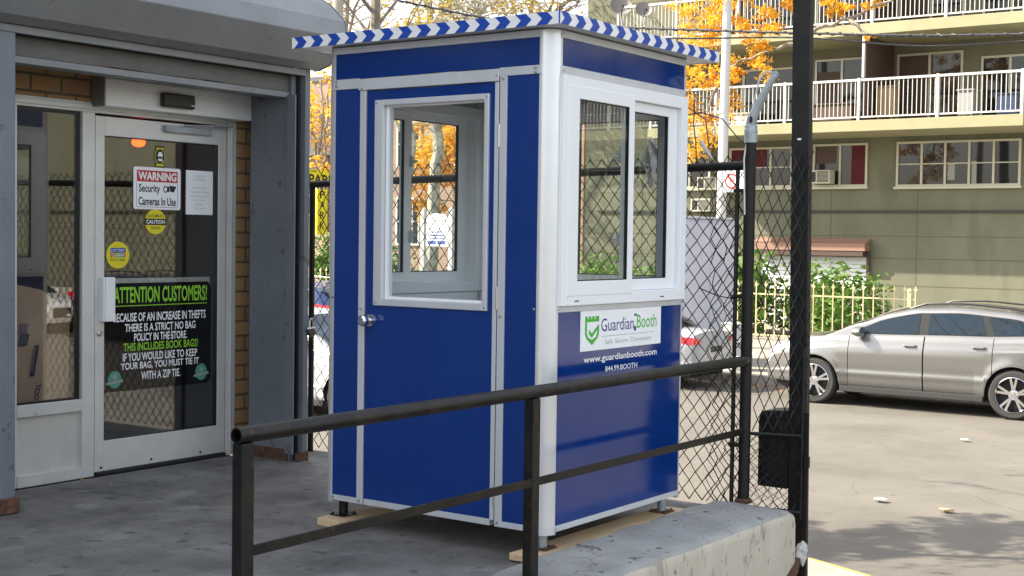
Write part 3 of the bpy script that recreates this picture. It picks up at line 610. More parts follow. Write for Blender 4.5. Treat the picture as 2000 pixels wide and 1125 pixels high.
def chev(T, wid, n_):
    c = MB(T); st_ = wid / n_; h = rz1 - rz0
    for i in range(n_):
        u = i * st_; q = st_ * .5; k = .03
        pts = [(u, rz0), (u + q, rz0), (u + q + k, rz0 + h / 2), (u + q, rz1), (u, rz1), (u + k, rz0 + h / 2)]
        polyp(c, [(min(max(a, 0), wid), z) for a, z in pts], .0, .0012)
    return c
chev(lambda u, d, z: (rx0 - .0003 - d, ry1 - .012 - u, z), ry1 - ry0 - .02, 14).build('chevron_print', M['vinyl_b'], rf)
chev(lambda u, d, z: (rx0 + .006 + u, ry0 - .0034 - d, z), rx1 - rx0 - .01, 13).build('chevron_print', M['vinyl_b'], rf)
MB().tube([(rx0, ry0, rz0), (rx0, ry0, rz1 + .012)], .004, 6).build('fascia_corner', M['vinyl_b'], rf)
# sign plate and lettering
sp = MB(TF).box(.253, 1.007, .0005, .003, .937, 1.124); sp = sp.build('sign_plate', M['paper'], bt)
def shield(mb, cx, zt, w_, h, d):
    x0, x1 = cx - w_ / 2, cx + w_ / 2; t_ = w_ * .13; zm = zt - h * .28
    for i in range(4):
        q = w_ / 4; mb.box(x0 + i * q, x0 + i * q + q * .68 + (q * .32 if i == 3 else 0), d, d + .0006, zt - h * .09, zt)
    mb.box(x0, x1, d, d + .0006, zt - h * .19, zt - h * .0905)
    L_ = [(x0, zt - h * .19), (x0, zt - h * .62), (x0 + w_ * .12, zt - h * .78), (cx, zt - h), (cx, zt - h + t_ * 1.6), (x0 + w_ * .24, zt - h * .74), (x0 + t_, zt - h * .60), (x0 + t_, zt - h * .19)]
    polyp(mb, L_, d, d + .0006)
    R2 = [(2 * cx - a, z) for a, z in L_]; R2[0] = (x1, zt - h * .30); R2[-1] = (x1 - t_, zt - h * .36)
    polyp(mb, R2, d, d + .0006)
    polyp(mb, [(x0 + w_ * .27, zt - h * .46), (cx - w_ * .02, zt - h * .60), (x1 - w_ * .01, zt - h * .28), (x1 - w_ * .01, zt - h * .40), (cx - w_ * .02, zt - h * .74), (x0 + w_ * .27, zt - h * .60)], d + .0007, d + .0011)
b = MB(TF); shield(b, .353, 1.098, .122, .135, .0032); b.build('shield_emblem', M['green'], sp)
b = MB(TF); text(b, 'Guardian', .585, 1.053, .302, .062, .0034, .004); polyp(b, [(.74, 1.012), (.76, 1.012), (.76, 1.036), (.74, 1.036)], .0032, .0036); polyp(b, [(.74, 1.085), (.765, 1.085), (.765, 1.096), (.74, 1.096)], .0032, .0036); b.build('logo_word', M['navy'], sp)
b = MB(TF); text(b, 'Booth', .865, 1.057, .195, .066, .0034, .004); b.build('logo_word', M['green'], sp)
b = MB(TF); b.box(.44, .945, .0032, .0036, .998, 1.0005); text(b, 'Safe. Secure. Convenient', .69, .972, .44, .022, .0034); b.build('tagline', M['greyink'], sp)
b = MB(TF); text(b, 'www.guardianbooth.com', .63, .893, .685, .04, .0012, .012); text(b, '844.99.BOOTH', .63, .842, .30, .026, .0012, .006); b.build('lettering', M['paper'], bt)

# timber under the booth
b = MB(); b.box(-.05, 1.42, 1.215, 1.355, .001, .040); o = b.build('timber_strip', M['wood'], bevel=.003); top(o, 'pale timber strip under the legs on the store side of the booth', 'timber', 'timber strips under the booth')
b = MB(); b.box(-.07, 1.34, .005, .155, .0515 - .045, .040); o = b.build('timber_strip', M['wood'], bevel=.004); top(o, 'timber strip under the booth legs along the concrete edge', 'timber', 'timber strips under the booth')

# ================================================================ FENCE, RAILING, GATE POST
def chain(mb, x, y0, y1, z0, z1, w_, h, r=.003, jit=0, rs=1, T=None, n=4):
    R = random.Random(rs); nw = int((y1 - y0) / (w_ / 2)); ns = int((z1 - z0) / (h / 2))
    for k in range(nw):
        pts = []
        for j in range(ns + 1):
            side = (j + k) % 2
            y = y0 + (k + side) * w_ / 2; xx = x + (r if side else -r) * (1 if k % 2 else -1)
            pts.append((xx + R.uniform(-jit, jit), y + R.uniform(-jit, jit) + .010 * sin(j * .35 + rs) , z0 + j * h / 2 + R.uniform(-jit, jit)))
        if T: pts = [T(*p) for p in pts]
        mb.tube(pts, r, n, cap=False)
    return mb
FX = 1.65
fe = thing('chain_link_fence', 'black chain link fence with top rail behind the blue booth', 'fence', (FX, 1.4, 0))
chain(MB(), FX, -.17, 3.03, .03, 1.955, .080, .102, .0036, .0015).build('chain_link_mesh', M['blkwire'], fe, smooth=True)
chain(MB(), FX - .012, -.17, .06, .03, 1.75, .075, .12, .0032, .008, 4).build('torn_mesh_layer', M['blkwire'], fe, smooth=True)
MB().tube([(FX, 3.05, 1.80), (FX, -.16, 1.865)], .024, 12).build('top_rail', M['blk'], fe, smooth=True)
b = MB(); b.tube([(FX, 3.035, 0), (FX, 3.035, 1.80)], .02, 10); b.build('end_post', M['blk'], fe, smooth=True); b = MB(); b.tube([(FX - .01, -.105, .02), (FX - .01, -.105, 1.84)], .012, 8); b.build('tension_bar', M['blk'], fe, smooth=True)
b = MB()
for z in (.35, 1.15, 1.72): b.box(FX - .03, FX + .02, -.165, -.09, z, z + .02)
buildall(b, 'tension_band', M['blk'], fe)
b = MB(); b.tube([(FX - .006, .12, 1.20), (FX - .01, 0, 1.16), (FX - .01, -.14, 1.14)], .003, 5); b.build('loose_wire', M['blkwire'], fe)
fp = thing('fence_post', 'round black post with galvanised cap carrying fence and handrail ends', 'post', (FX, -.172, .05))
MB().tube([(FX, -.172, .045), (FX, -.172, 2.0)], .031, 18).build('shaft', M['blk'], fp, smooth=True)
MB().lathe([(.031, .045), (.045, .05), (.05, .062), (.034, .075)], lambda x, y, h: (FX + x, -.172 + y, h), 16).build('base_collar', M['rust'], fp, smooth=True)
gp = thing('pipe_fitting', 'bent galvanised pipe with oval hole leaning out of the post top', 'pipe', (FX, -.172, 2.0))
b = MB(); b.lathe([(.034, 1.985), (.036, 2.05), (.034, 2.053), (.034, 2.075), (.030, 2.08)], lambda x, y, h: (FX + x, -.172 + y, h), 18)
b.tube([(FX, -.172, 2.078), (FX, -.176, 2.11), (FX, -.198, 2.155), (FX, -.24, 2.235), (FX, -.30, 2.335)], [.029, .029, .024, .021, .017], 16); b.build('bent_pipe', M['galv'], gp, smooth=True)
b = MB(lambda u, d, z: (FX - .0285 - d * .5, -.185 + u, z)); oval(b, 0, 2.105, .009, .018, 0, .006); b.build('oval_hole', M['black'], gp)
b = MB(); b.lathe([(0, .012), (.02, .012), (.022, 0), (.02, -.012), (0, -.012)], lambda x, y, h: (FX + h, -.303 + x, 2.338 + y), 14); b.build('hinge_cap', M['galv'], gp, smooth=True)
b = MB(); b.tube([(FX, -.30, 2.35), (FX - .01, -.26, 2.36), (FX - .01, -.22, 2.32), (FX - .01, -.195, 2.22), (FX - .01, -.17, 2.1), (FX - .03, -.15, 1.9), (FX - .03, -.16, 1.6)], .005, 6); b.build('loose_cord', M['alu'], gp, smooth=True)

rl = thing('handrail', 'worn black pipe handrail with open end and flat lower bar in front of booth', 'railing', (-.4, -.2, .05))
RY = -.20
prof = [(.027, 0), (.021, 0)]
b = MB(); RN = 20
b.lathe([(.0205, 0.0), (.026, 0), (.0275, .004), (.0275, 3.60), (.0205, 3.60)], lambda x, y, h: (-2.06 + h, RY + x, .822 + y), RN); b.lathe([(.0205, 0), (.0205, 3.6)], lambda x, y, h: (-2.06 + h, RY + x, .822 + y), RN)
tr_ = b.build('top_rail', M['rail'], rl, smooth=True); MB().lathe([(0, .25), (.0203, .25)], lambda x, y, h: (-2.06 + h, RY + x, .822 + y), RN).build('pipe_blocking', M['rust'], tr_)
b = MB(); b.box(-2.0, 1.54, RY - .02, RY - .010, .433, .468); b.build('lower_bar', M['rail'], rl, bevel=.002)
for x in (-2.03, -.415):
    b = MB(); b.box(x - .026, x + .026, RY - .024, RY + .024, -.6 if x < -1 else .02, .797); b.build('rail_post', M['rail'], rl, bevel=.004)
b = MB(); b.tube([(1.54, RY, .822), (FX - .02, -.185, .824)], .022, 12); b.build('weld_joint', M['rail'], rl, smooth=True)

# mesh side panel, big square post and black box
PX = 1.80
mp = thing('mesh_panel', 'narrow black expanded mesh panel between the fence post and the tall square post', 'mesh panel', (1.62, -.32, .02))
Tp = lambda x, y, z: (x + (-.17 - y) * .34, y, z)
chain(MB(), 1.655, -.475, -.19, .44, 2.0, .052, .125, .0032, .001, 2, Tp).build('tall_mesh', M['blkwire'], mp, smooth=True)
chain(MB(), 1.645, -.465, -.19, .02, .44, .050, .042, .0022, .0008, 3, Tp).build('fine_mesh', M['blkwire'], mp, smooth=True)
chain(MB(), 1.66, -.465, -.19, .02, .46, .058, .10, .0024, .004, 6, Tp).build('fine_mesh', M['blkwire'], mp, smooth=True)
b = MB()
for z, t in ((.015, .014), (.425, .010)): b.tube([Tp(1.655, -.19, z + .0), Tp(1.655, -.455, z)], t, 8)
b.tube([Tp(1.655, -.458, -.02), Tp(1.655, -.458, .9)], .010, 8); b.build('frame_bar', M['blk'], mp, smooth=True)
bp = thing('square_post', 'tall square black steel post rising out of the top of the picture', 'post', (PX, -.42, G_SW))
b = MB(lambda x, y, z: (x, y + .012 * (z - .2), z)); b.box(PX - .035, PX + .015, -.475, -.375, G_SW, 4.6); b.build('shaft', M['blk'], bp, bevel=.004)
b = MB(); b.box(PX - .045, PX - .0355, -.492, -.468, -.9, .55); b.box(PX - .065, PX - .046, -.505, -.475, .26, .32); buildall(b, 'gate_strike', M['rail'], bp, bevel=.002)
b = MB(); b.box(PX - .039, PX - .0355, -.41, -.39, 2.0, 2.01); b.build('tape_mark', M['pvc'], bp)
bx = thing('black_box', 'black steel cabinet behind the mesh fixed beside the tall square post', 'box', (PX + .02, -.28, .13))
b = MB(); b.box(PX - .04, PX + .14, -.373, -.20, .13, .50); b.prism([(-.373, .501), (-.20, .501), (-.22, .54), (-.373, .555)], lambda a, c, h: (h, a, c), PX - .04, PX + .14); b.build('cabinet', M['blk'], bx, bevel=.004)
MB().box(PX - .0445, PX - .041, -.36, -.215, .15, .48).build('cabinet_door', M['blk'], bx)

# rag, rusty edge, plastic caught on the fence
b = MB(); R_ = random.Random(9)
def crumple(c, r, seed, n=14, squash=(1, 1, 1)):
    R = random.Random(seed); bm = bmesh.new(); bmesh.ops.create_icosphere(bm, subdivisions=3, radius=1)
    ph = [R.uniform(0, 6) for _ in range(9)]
    for v in bm.verts:
        p = v.co; k = 1 + .22 * sin(3 * p.x + ph[0]) * sin(4 * p.y + ph[1]) + .16 * sin(7 * p.z + ph[2] + 5 * p.x) + .10 * sin(11 * p.y + ph[3] + 7 * p.z)
        v.co = Vector((c[0] + p.x * k * r * squash[0], c[1] + p.y * k * r * squash[1], c[2] + p.z * k * r * squash[2]))
    m = MB(); bm.verts.index_update(); m.add([tuple(v.co) for v in bm.verts], [tuple(v.index for v in f.verts) for f in bm.faces]); bm.free(); return m
o = crumple((1.745, -.47, -.20), .05, 3, squash=(.6, .7, 1.1)).build('white_rag', M['pbag'], smooth=True); top(o, 'crumpled white rag stuffed between the concrete end and the square post', 'rag')
b = MB(); b.prism([(1.45, -.33), (1.72, -.215), (1.735, -.235), (1.70, -.30), (1.50, -.40)], lambda a, c, h: (a, h, c), -.475, -.45); b.box(1.40, 1.72, -.47, -.44, -.47, -.42); o = b.build('broken_steel_edge', M['rust'], bevel=.003); top(o, 'rusty broken steel edge below the end of the concrete block', 'steel edge')
def ragged(c, w_, h, seed, ax='y'):
    R = random.Random(seed); m = MB(); vs = []; nx, nz = 10, 12
    for j in range(nz + 1):
        for i in range(nx + 1):
            t = j / nz; ww = w_ * (.35 + .65 * sin(pi * min(1, t * 1.15 + .05)) * (1 + .35 * sin(j * 1.9 + seed)))
            vs.append((c[0] + .02 * sin(i * 1.1 + j * .7 + seed) + R.uniform(-.006, .006), c[1] + (i / nx - .5) * ww + R.uniform(-.006, .006), c[2] - h * t + R.uniform(-.01, .01) + .015 * sin(i * 2.0 + seed)))
    fs = [(j * (nx + 1) + i, j * (nx + 1) + i + 1, (j + 1) * (nx + 1) + i + 1, (j + 1) * (nx + 1) + i) for j in range(nz) for i in range(nx) if R.random() > .10]
    return m.add(vs, fs)
o = ragged((FX - .03, .42, 2.02), .11, .26, 3).build('plastic_bag', M['pbag'], smooth=True, flip=False, ang=70); top(o, 'torn pale plastic bag snagged on the fence rail seen through the booth window', 'bag')
b = MB(); b.tube([(FX - .02, .125, 2.01), (FX - .025, .105, 1.985), (FX - .02, .075, 1.94), (FX - .01, .045, 1.90)], [.004, .012, .011, .003], 6); o = b.build('plastic_strip', M['pbag'], smooth=True); top(o, 'thin white plastic strip hanging above the fence rail', 'plastic strip')
b = MB(); b.tube([(FX - .01, .16, 2.26), (FX - .015, .165, 2.1), (FX - .01, .15, 1.98), (FX, .15, 1.88)], .0035, 5); b.tube([(FX - .01, .22, 2.20), (FX, .10, 2.12), (FX, .08, 2.0), (FX, .07, 1.88)], .0035, 5); b.tube([(FX, .26, 2.14), (FX, .13, 2.16), (FX, .0, 2.12), (FX, -.09, 2.02), (FX, -.16, 1.96)], .0035, 5)
o = b.build('loose_wires', M['wire'], smooth=True); top(o, 'loose grey wires looping above the fence rail beside the booth', 'wires')

# litter on platform and road
def leaflet(m, x, y, z, s, a, R):
    c, q = cos(a), sin(a); pts = [(-s, 0, .001), (-s * .3, -s * .45, .004), (s, 0, s * .25), (-s * .2, s * .45, .006)]
    m.add([(x + u * c - v * q, y + u * q + v * c, z + h) for u, v, h in pts], [(0, 1, 2, 3)])
R_ = random.Random(4)
for i, (x, y) in enumerate(((-.02, 3.27), (.0, 3.03), (-.97, 2.0), (-.48, 1.5))):
    m = MB(); leaflet(m, x, y, .004, .022 if i == 0 else .013, R_.random() * 6, R_); m.v[2] = (m.v[2][0], m.v[2][1], m.v[2][2] + .012)
    o = m.build('fallen_leaf', M['dry'], flip=False); top(o, ['curled yellow leaf at the foot of the shop window', 'small leaf on the concrete in front of the door', 'dry leaf on the platform at far left', 'dry leaf in the middle of the platform'][i], 'leaf', 'leaves fallen on the platform')
for i, (x, y, s) in enumerate(((7.75, 1.30, .10), (7.65, .62, .095), (12.4, 1.9, .08))):
    o = crumple((x, y, G_ST + .03), s * .5, 20 + i, squash=(1, 1.3, .28)).build('litter', M['pbag'] if i != 1 else M['card'], smooth=True); top(o, ['flattened white paper litter on the road nearest the square post', 'brown and white scrap of litter on the road', 'small white scrap lying in the middle of the road'][i], 'litter', 'litter on the road')

# ================================================================ STREET: FAR SIDE
def foliage(mb, rnd, c, rad_, n, s, lump=0, m=0, droop=0, flat=0.35):
    cl = [(Vector((rnd.gauss(0, .5), rnd.gauss(0, .5), rnd.gauss(0, .45)))) for _ in range(lump)] if lump else None
    for _ in range(n):
        if cl:
            q = rnd.choice(cl); p = q + Vector((rnd.gauss(0, .22), rnd.gauss(0, .22), rnd.gauss(0, .22)))
        else:
            p = Vector((rnd.gauss(0, .5), rnd.gauss(0, .5), rnd.gauss(0, .5)))
        if p.length > 1.25: p = p.normalized() * (.8 + .45 * rnd.random())
        p = Vector((c[0] + p.x * rad_[0], c[1] + p.y * rad_[1], c[2] + p.z * rad_[2]))
        leafq(mb, rnd, p, s * rnd.uniform(.6, 1.35), droop, m)
def leafq(mb, rnd, p, s, droop=0, m=0):
    d = Vector((rnd.gauss(0, 1), rnd.gauss(0, 1), rnd.gauss(0, .6) - droop)).normalized(); n = d.orthogonal().normalized(); n.rotate(Matrix.Rotation(rnd.random() * 6.3, 3, d))
    a = p - d * s; bb = p + n * s * .42; c = p + d * s; e = p - n * s * .42
    k = len(mb.v); mb.v += [tuple(a), tuple(bb), tuple(c), tuple(e)]; mb.f.append((k, k + 1, k + 2, k + 3)); mb.mi.append(m)

# ---- apartment building
XB, XF = 32.0, 29.8
ap = thing('apartment_building', 'olive cream apartment block with white railed balconies across the street', 'building', (XB, 6, G_SW))
wb = MB(); wb.box(XB, XB + 14, -45, 20.12, G_SW - .2, 16); wb.build('wall', M['facade'], ap)
b = MB()
for z in (2.36, 1.67, 1.05, .30): b.box(XB - .004, XB + .01, -45, 19.8, z - .012, z + .012)
for y in (11.8, 9.3, 15.0, 18.0, 4.9): b.box(XB - .004, XB + .01, y - .012, y + .012, -.9, 4.4)
for z in (5.4, 6.3, 8.0, 8.85, 9.7): b.box(XB - .004, XB + .01, 16.8, 19.8, z - .015, z + .015)
for y in (18.55, 17.3): b.box(XB - .004, XB + .01, y - .015, y + .015, 4.5, 12)
b.build('panel_joints', mat('dark_joint', (.10, .095, .065), .9), ap)
MB().box(XB - .06, XB - .004, -45, 19.6, 2.325, 2.395).build('conduit', mat('dark_conduit', (.05, .048, .04), .8), ap)
def balcony(y0, y1, zt, rail=True, fine=.12):
    b = MB(); b.box(XF, XB - .002, y0, y1, zt - .29, zt); sb = b.build('balcony', M['slab'], ap, bevel=.01)
    r = MB(); x = XF + .07
    r.box(x - .03, x + .03, y0 + .03, y1 - .03, zt + 1.04, zt + 1.10); r.box(x - .018, x + .018, y0 + .05, y1 - .05, zt + .07, zt + .11)
    n = max(2, int((y1 - y0) / 1.9)); 
    for i in range(n + 1):
        y = y0 + .06 + (y1 - y0 - .12) * i / n; r.box(x - .04, x + .04, y - .035, y + .035, zt + .001, zt + 1.12)
    k = int((y1 - y0) / fine)
    for i in range(k):
        y = y0 + .1 + (y1 - y0 - .2) * i / k; r.box(x - .008, x + .008, y - .0085, y + .0085, zt + .10, zt + 1.05)
    for yy in (y0 + .05, y1 - .05):
        r.box(XF + .07, XB - .05, yy - .02, yy + .02, zt + 1.05, zt + 1.09); r.box(XF + .07, XB - .05, yy - .012, yy + .012, zt + .08, zt + .11)
        for i in range(9): r.box(XF + .15 + i * .21, XF + .175 + i * .21, yy - .008, yy + .008, zt + .1, zt + 1.06)
    r.build('railing', M['wht'], sb)
    return sb
for y0, y1, zt in ((5.95, 16.6, 4.72), (5.95, 17.75, 7.26), (5.95, 17.75, 9.85), (-9.5, 3.9, 4.72), (-9.5, 3.9, 7.26), (-26, -12, 4.72), (-26, -12, 7.26)): balcony(y0, y1, zt)
b = MB(); b.box(XF + .15, XB - .003, 10.06, 10.16, 4.73, 6.95); b.build('balcony_divider', M['brown'], ap); b = MB(); b.box(XF + .02, XF + .12, 10.08, 10.14, 5.85, 6.96); b.build('balcony_divider', M['wht'], ap)
b = MB(); b.box(XF + .15, XB - .003, 10.06, 10.16, 7.27, 9.55); b.build('balcony_divider', M['brown'], ap)
def window(y0, y1, z0, z1, nb, rows=2, stuff=(), dep=.05, fr_=.06):
    T = lambda u, d, z: (XB - d, y1 - u, z); L_ = y1 - y0
    f = MB(T); ring(f, -fr_, L_ + fr_, z0 - fr_, z1 + fr_, 0, L_, z0, z1, .0, .06)
    for i in range(1, nb): f.box(L_ * i / nb - .03, L_ * i / nb + .03, .002, .05, z0, z1)
    for j in range(1, rows):
        for i in range(nb): f.box(L_ * i / nb + (.03 if i else 0), L_ * (i + 1) / nb - (.03 if i < nb - 1 else 0), .002, .035, z0 + (z1 - z0) * j / rows - .015, z0 + (z1 - z0) * j / rows + .015)
    w_ = f.build('window', M['frame'], ap)
    MB(T).box(-fr_ - .04, L_ + fr_ + .04, .0, .13, z0 - fr_ - .065, z0 - fr_ - .003).build('sill', M['frame'], w_)
    MB(T).box(0, L_, .003, .008, z0, z1).build('pane', M['dkglass'], w_)
    for (a, c, zz0, zz1, mm) in stuff: MB(T).box(L_ * a, L_ * c, .009, .012, z0 + (z1 - z0) * zz0, z0 + (z1 - z0) * zz1).build('curtain', mm, w_)
    return w_
window(6.62, 9.85, 3.10, 4.22, 5, 2, ((.42, .48, .1, .5, M['curtainw']), (.62, .66, 0, .55, M['curtainw'])))
window(10.80, 12.30, 3.12, 4.22, 2, 1, ((.0, .42, .55, 1, M['brown']), (.72, .99, 0, 1, M['curtain'])))
window(13.05, 14.95, 3.12, 4.18, 3, 2, ((.0, .32, .45, 1, M['curtain']), (.36, .6, .5, 1, M['curtain'])))
window(15.7, 17.0, 3.12, 4.18, 2, 2)
def opening(y0, y1, z0, z1, fm, nb=2, cur=None):
    T = lambda u, d, z: (XB - d, y1 - u, z); L_ = y1 - y0
    f = MB(T); ring(f, -.06, L_ + .06, z0, z1 + .06, 0, L_, z0 + .04, z1, 0, .05)
    for i in range(1, nb): f.box(L_ * i / nb - .035, L_ * i / nb + .035, .002, .045, z0 + .04, z1)
    w_ = f.build('balcony_door', fm, ap); MB(T).box(0, L_, .003, .008, z0 + .04, z1).build('pane', M['dkglass'], w_)
    if cur: MB(T).box(L_ * cur[0], L_ * cur[1], .009, .012, z0 + .05, z1 - cur[3]).build('curtain', cur[2], w_)
for zf in (4.73, 7.27, 9.86):
    opening(8.2, 9.9, zf, zf + 1.9, M['frame'], 2, (0, .55, M['brown'], 0)); opening(10.8, 12.3, zf + .02, zf + 1.9, M['wht'], 2, (.0, .45, M['brown'], .3)); opening(13.0, 15.4, zf, zf + 1.75, M['frame'], 3, (0, .3, M['brown'], 0)); opening(6.2, 7.6, zf, zf + 1.7, M['frame'], 2)
for zf in (4.73, 7.27):
    for y in (-8.5, -5.5, -1.5, 1.2, -25, -21, -17): opening(y, y + 1.9, zf, zf + 1.85, M['frame'], 2, (0, .4, M['curtainw'] if y > -6 else M['brown'], 0))
for y in (2.2, -3, -8, -14, -20): window(y, y + 2.6, 3.1, 4.2, 4, 2)
# shutter with salmon awning
sb_ = MB(); sb_.box(XB - .40, XB - .004, 10.62, 14.0, 1.24, 1.47); sb_.prism([(XB - .42, 1.47), (XB - .004, 1.47), (XB - .004, 1.60)], lambda a, c, h: (a, h, c), 10.6, 14.02); sb_.build('shutter_awning', M['awning'], ap, bevel=.01)
b = MB(); b.box(XB - .1, XB - .004, 10.60, 10.68, -.9, 1.239); b.box(XB - .1, XB - .004, 13.95, 14.02, -.9, 1.239); b.box(XB - .38, XB - .02, 10.69, 13.94, 1.10, 1.238); buildall(b, 'shutter_frame', M['brown'], ap)
b = MB()
for i in range(18): b.prism([(XB - .004, -.9 + i * .11), (XB - .055, -.89 + i * .11), (XB - .03, -.795 + i * .11), (XB - .004, -.79 + i * .11)], lambda a, c, h: (a, h, c), 10.69, 13.94)
b.build('roller_shutter', M['shut'], ap)
# things on the building
def dish(x, y, z, r, label):
    t = thing('satellite_dish', label, 'satellite dish', (x, y, z - r - .25), 'satellite dishes on the balcony rail')
    ax = Vector((-.72, -.55, .42)).normalized(); e1 = ax.cross(Vector((0, 0, 1))).normalized(); e2 = e1.cross(ax); c0 = Vector((x, y, z))
    MB().lathe([(0, -.10), (r * .35, -.085), (r * .7, -.045), (r, .015), (r * .99, .03), (r * .7, -.03), (r * .35, -.07), (0, -.085)], lambda a, b_, h: c0 + e1 * a + e2 * b_ + ax * h, 28).build('reflector', mat('dish_grey', (.20, .185, .17), .6), t, smooth=True)
    b = MB(); f = c0 + ax * .38 - e2 * .28; b.tube([c0 - e2 * r * .95, f], .016, 6); b.box(f.x - .04, f.x + .04, f.y - .04, f.y + .04, f.z - .03, f.z + .05); b.build('feed_arm', M['black'], t)
    MB().tube([c0 - ax * .08, c0 - ax * .16 - Vector((0, 0, .1)), (c0.x + .1, c0.y, z - r - .25)], .022, 8).build('mast', M['galv'], t)
dish(29.75, 17.55, 8.36, .33, 'larger round satellite dish at the corner of the upper balcony')
dish(29.7, 16.75, 8.18, .25, 'smaller satellite dish right of the large one on the upper balcony')
def acunit(y, z, label):
    t = thing('air_conditioner', label, 'air conditioner', (XB - .2, y, z), 'window air conditioners on the apartment block')
    MB().box(XB - .45, XB - .065, y - .32, y + .32, z, z + .38).build('casing', M['frame'], t, bevel=.01); b = MB()
    for i in range(9): b.box(XB - .456, XB - .451, y - .28, y + .06, z + .04 + i * .036, z + .06 + i * .036)
    b.box(XB - .456, XB - .451, y + .10, y + .28, z + .05, z + .33); b.build('grille', M['dkgrey'], t)
acunit(12.0, 3.14, 'air conditioner box below the brown blind in the ground floor window'); acunit(15.55, 3.0, 'upper air conditioner beside the booth edge on the cream wall'); acunit(15.75, 2.35, 'lower air conditioner on the cream wall left of the white pole')
R_ = random.Random(12)
bal = [('storage_bin', 'tan bin standing on the balcony behind the railing', 'bin', 9.75, .45, .95, M['card'], 4.73), ('laundry_box', 'white box on the balcony near the middle of the railing', 'box', 7.6, .4, .75, M['curtainw'], 4.73), ('cooler', 'blue cooler at the right end of the balcony', 'cooler', 6.55, .5, .6, M['blue_car'], 4.73), ('potted_bench', 'low dark bench on the balcony in front of the reflecting glass', 'bench', 11.3, 1.3, .55, M['brown'], 4.73), ('toy_box', 'orange box on the balcony behind the orange leaves', 'box', 14.6, .7, .6, M['awning'], 4.73), ('low_table', 'white low table on the balcony left of the white pole', 'table', 14.0, .7, .4, M['wht'], 4.73)]
for nm, lb, ct, y, w_, h, mm, zf in bal:
    b = MB(); b.box(30.5, 30.95, y - w_ / 2, y + w_ / 2, zf + h * .12, zf + h - .041); b.box(30.46, 30.99, y - w_ / 2 - .03, y + w_ / 2 + .03, zf + h - .04, zf + h)
    for sx in (30.52, 30.88):
        for sy in (y - w_ / 2 + .02, y + w_ / 2 - .07): b.box(sx, sx + .05, sy, sy + .05, zf + .005, zf + h * .12)
    o = b.build(nm, mm, bevel=.012); top(o, lb, ct)
# ---- gold iron fence
def iron_fence(y0, y1, label):
    t = thing('iron_fence', label, 'fence', (25, (y0 + y1) / 2, G_SW)); X = 25.0
    b = MB(); n = int((y1 - y0) / .24)
    for i in range(n + 1):
        y = y0 + (y1 - y0) * i / n; b.box(X - .012, X + .012, y - .012, y + .012, G_SW + .06, .40)
        b.prism([(y - .016, .40), (y - .05, .45), (y - .02, .455), (y, .54), (y + .02, .455), (y + .05, .45), (y + .016, .40)], lambda a, c, h: (h, a, c), X - .008, X + .008)
    b.box(X - .016, X + .016, y0, y1, .20, .235); b.box(X - .016, X + .016, y0, y1, G_SW + .12, G_SW + .155); b.build('picket_panel', M['gold'], t)
    k = int((y1 - y0) / 2.4)
    for i in range(k + 1):
        y = y0 + .13 + 2.4 * i; b = MB(); b.box(X - .045, X + .045, y - .045, y + .045, G_SW + .001, .36); b.lathe([(.05, .36), (.065, .40), (.05, .44), (0, .47)], lambda a, c, h: (X + a, y + c, h), 10); b.build('fence_post', M['gold'], t)
        if i < k and i % 1 == 0:
            m = MB(); yc = y + 1.2; zc = -.45
            for sgn in (1, -1):
                for up in (1, -1):
                    pts = [(X, yc + sgn * (.02 + .12 * sin(a * .5) * (1 - .03 * a)), zc + up * (.02 + .30 * a / 6 - .05 * sin(a))) for a in [q * .5 for q in range(13)]]
                    m.tube(pts, .011, 5)
            m.build('scrollwork', M['gold'], t)
iron_fence(6.9, 34.0, 'gold painted iron fence with spear points and scrolls before the shrubs')
iron_fence(-24, -9, 'second stretch of gold iron fence farther down the block')
# ---- shrubs
def shrub_proto():
    R = random.Random(21); t = thing('shrub', 'x', 'shrub', (27, 9.4, G_SW), 'green shrubs behind the gold fence')
    f = MB(); foliage(f, R, (27, 9.4, -.25), (.85, 1.0, .85), 2600, .075, 26)
    k = MB()
    for i in range(9):
        a = R.random() * 6.28; k.tube([(27 + .05 * cos(a), 9.4 + .05 * sin(a), G_SW), (27 + .3 * cos(a), 9.4 + .35 * sin(a), -.5), (27 + .5 * cos(a), 9.4 + .6 * sin(a), .1)], [.025, .018, .006], 5)
    f.build('foliage', M['leaf'], t, flip=False); k.build('stems', M['bark'], t); return t
sp0 = shrub_proto()
SH = [(27, 9.4, 1.22, 'round green shrub just right of the square post behind the gold fence'), (27.2, 12.0, 1.36, 'taller green shrub between the fence post and the square post'), (27.3, 14.6, 1.28, 'green shrub seen in the right pane of the booth window'), (27.2, 16.8, 1.25, 'green shrub seen in the left pane of the booth window'), (26.9, 19.2, 1.2, 'green shrub right of the white church style sign'), (28.6, 21.8, 1.15, 'dark green shrub directly behind the white arched sign'), (26.9, 24.0, 1.3, 'green shrub left of the white arched sign'), (27.0, 27.0, 1.55, 'tall green shrub in the gap left of the booth'), (28.5, 10.8, .95, 'green shrub against the white roller shutter'), (27, -10.5, 1.1, 'green shrub down the block behind the far gold fence'), (27, -13.2, 1.2, 'second green shrub down the block behind the far gold fence'), (27, -16, 1.1, 'third green shrub down the block behind the far gold fence'), (27, 30, 1.5, 'tall green shrub at the left end of the gold fence')]
for i, (x, y, s, lb) in enumerate(SH):
    o = sp0 if i == 0 else dup(sp0, rz=i * 1.3); o.location = (x, y, G_SW); o.scale = (s, s, s); o['label'] = lb
R_ = random.Random(31); m = MB()
for _ in range(900):
    x, y = R_.uniform(16.2, 17.0), R_.uniform(-14, 14)
    leaflet(m, x, y, G_ST + .004, R_.uniform(.03, .07), R_.random() * 6.3, R_)
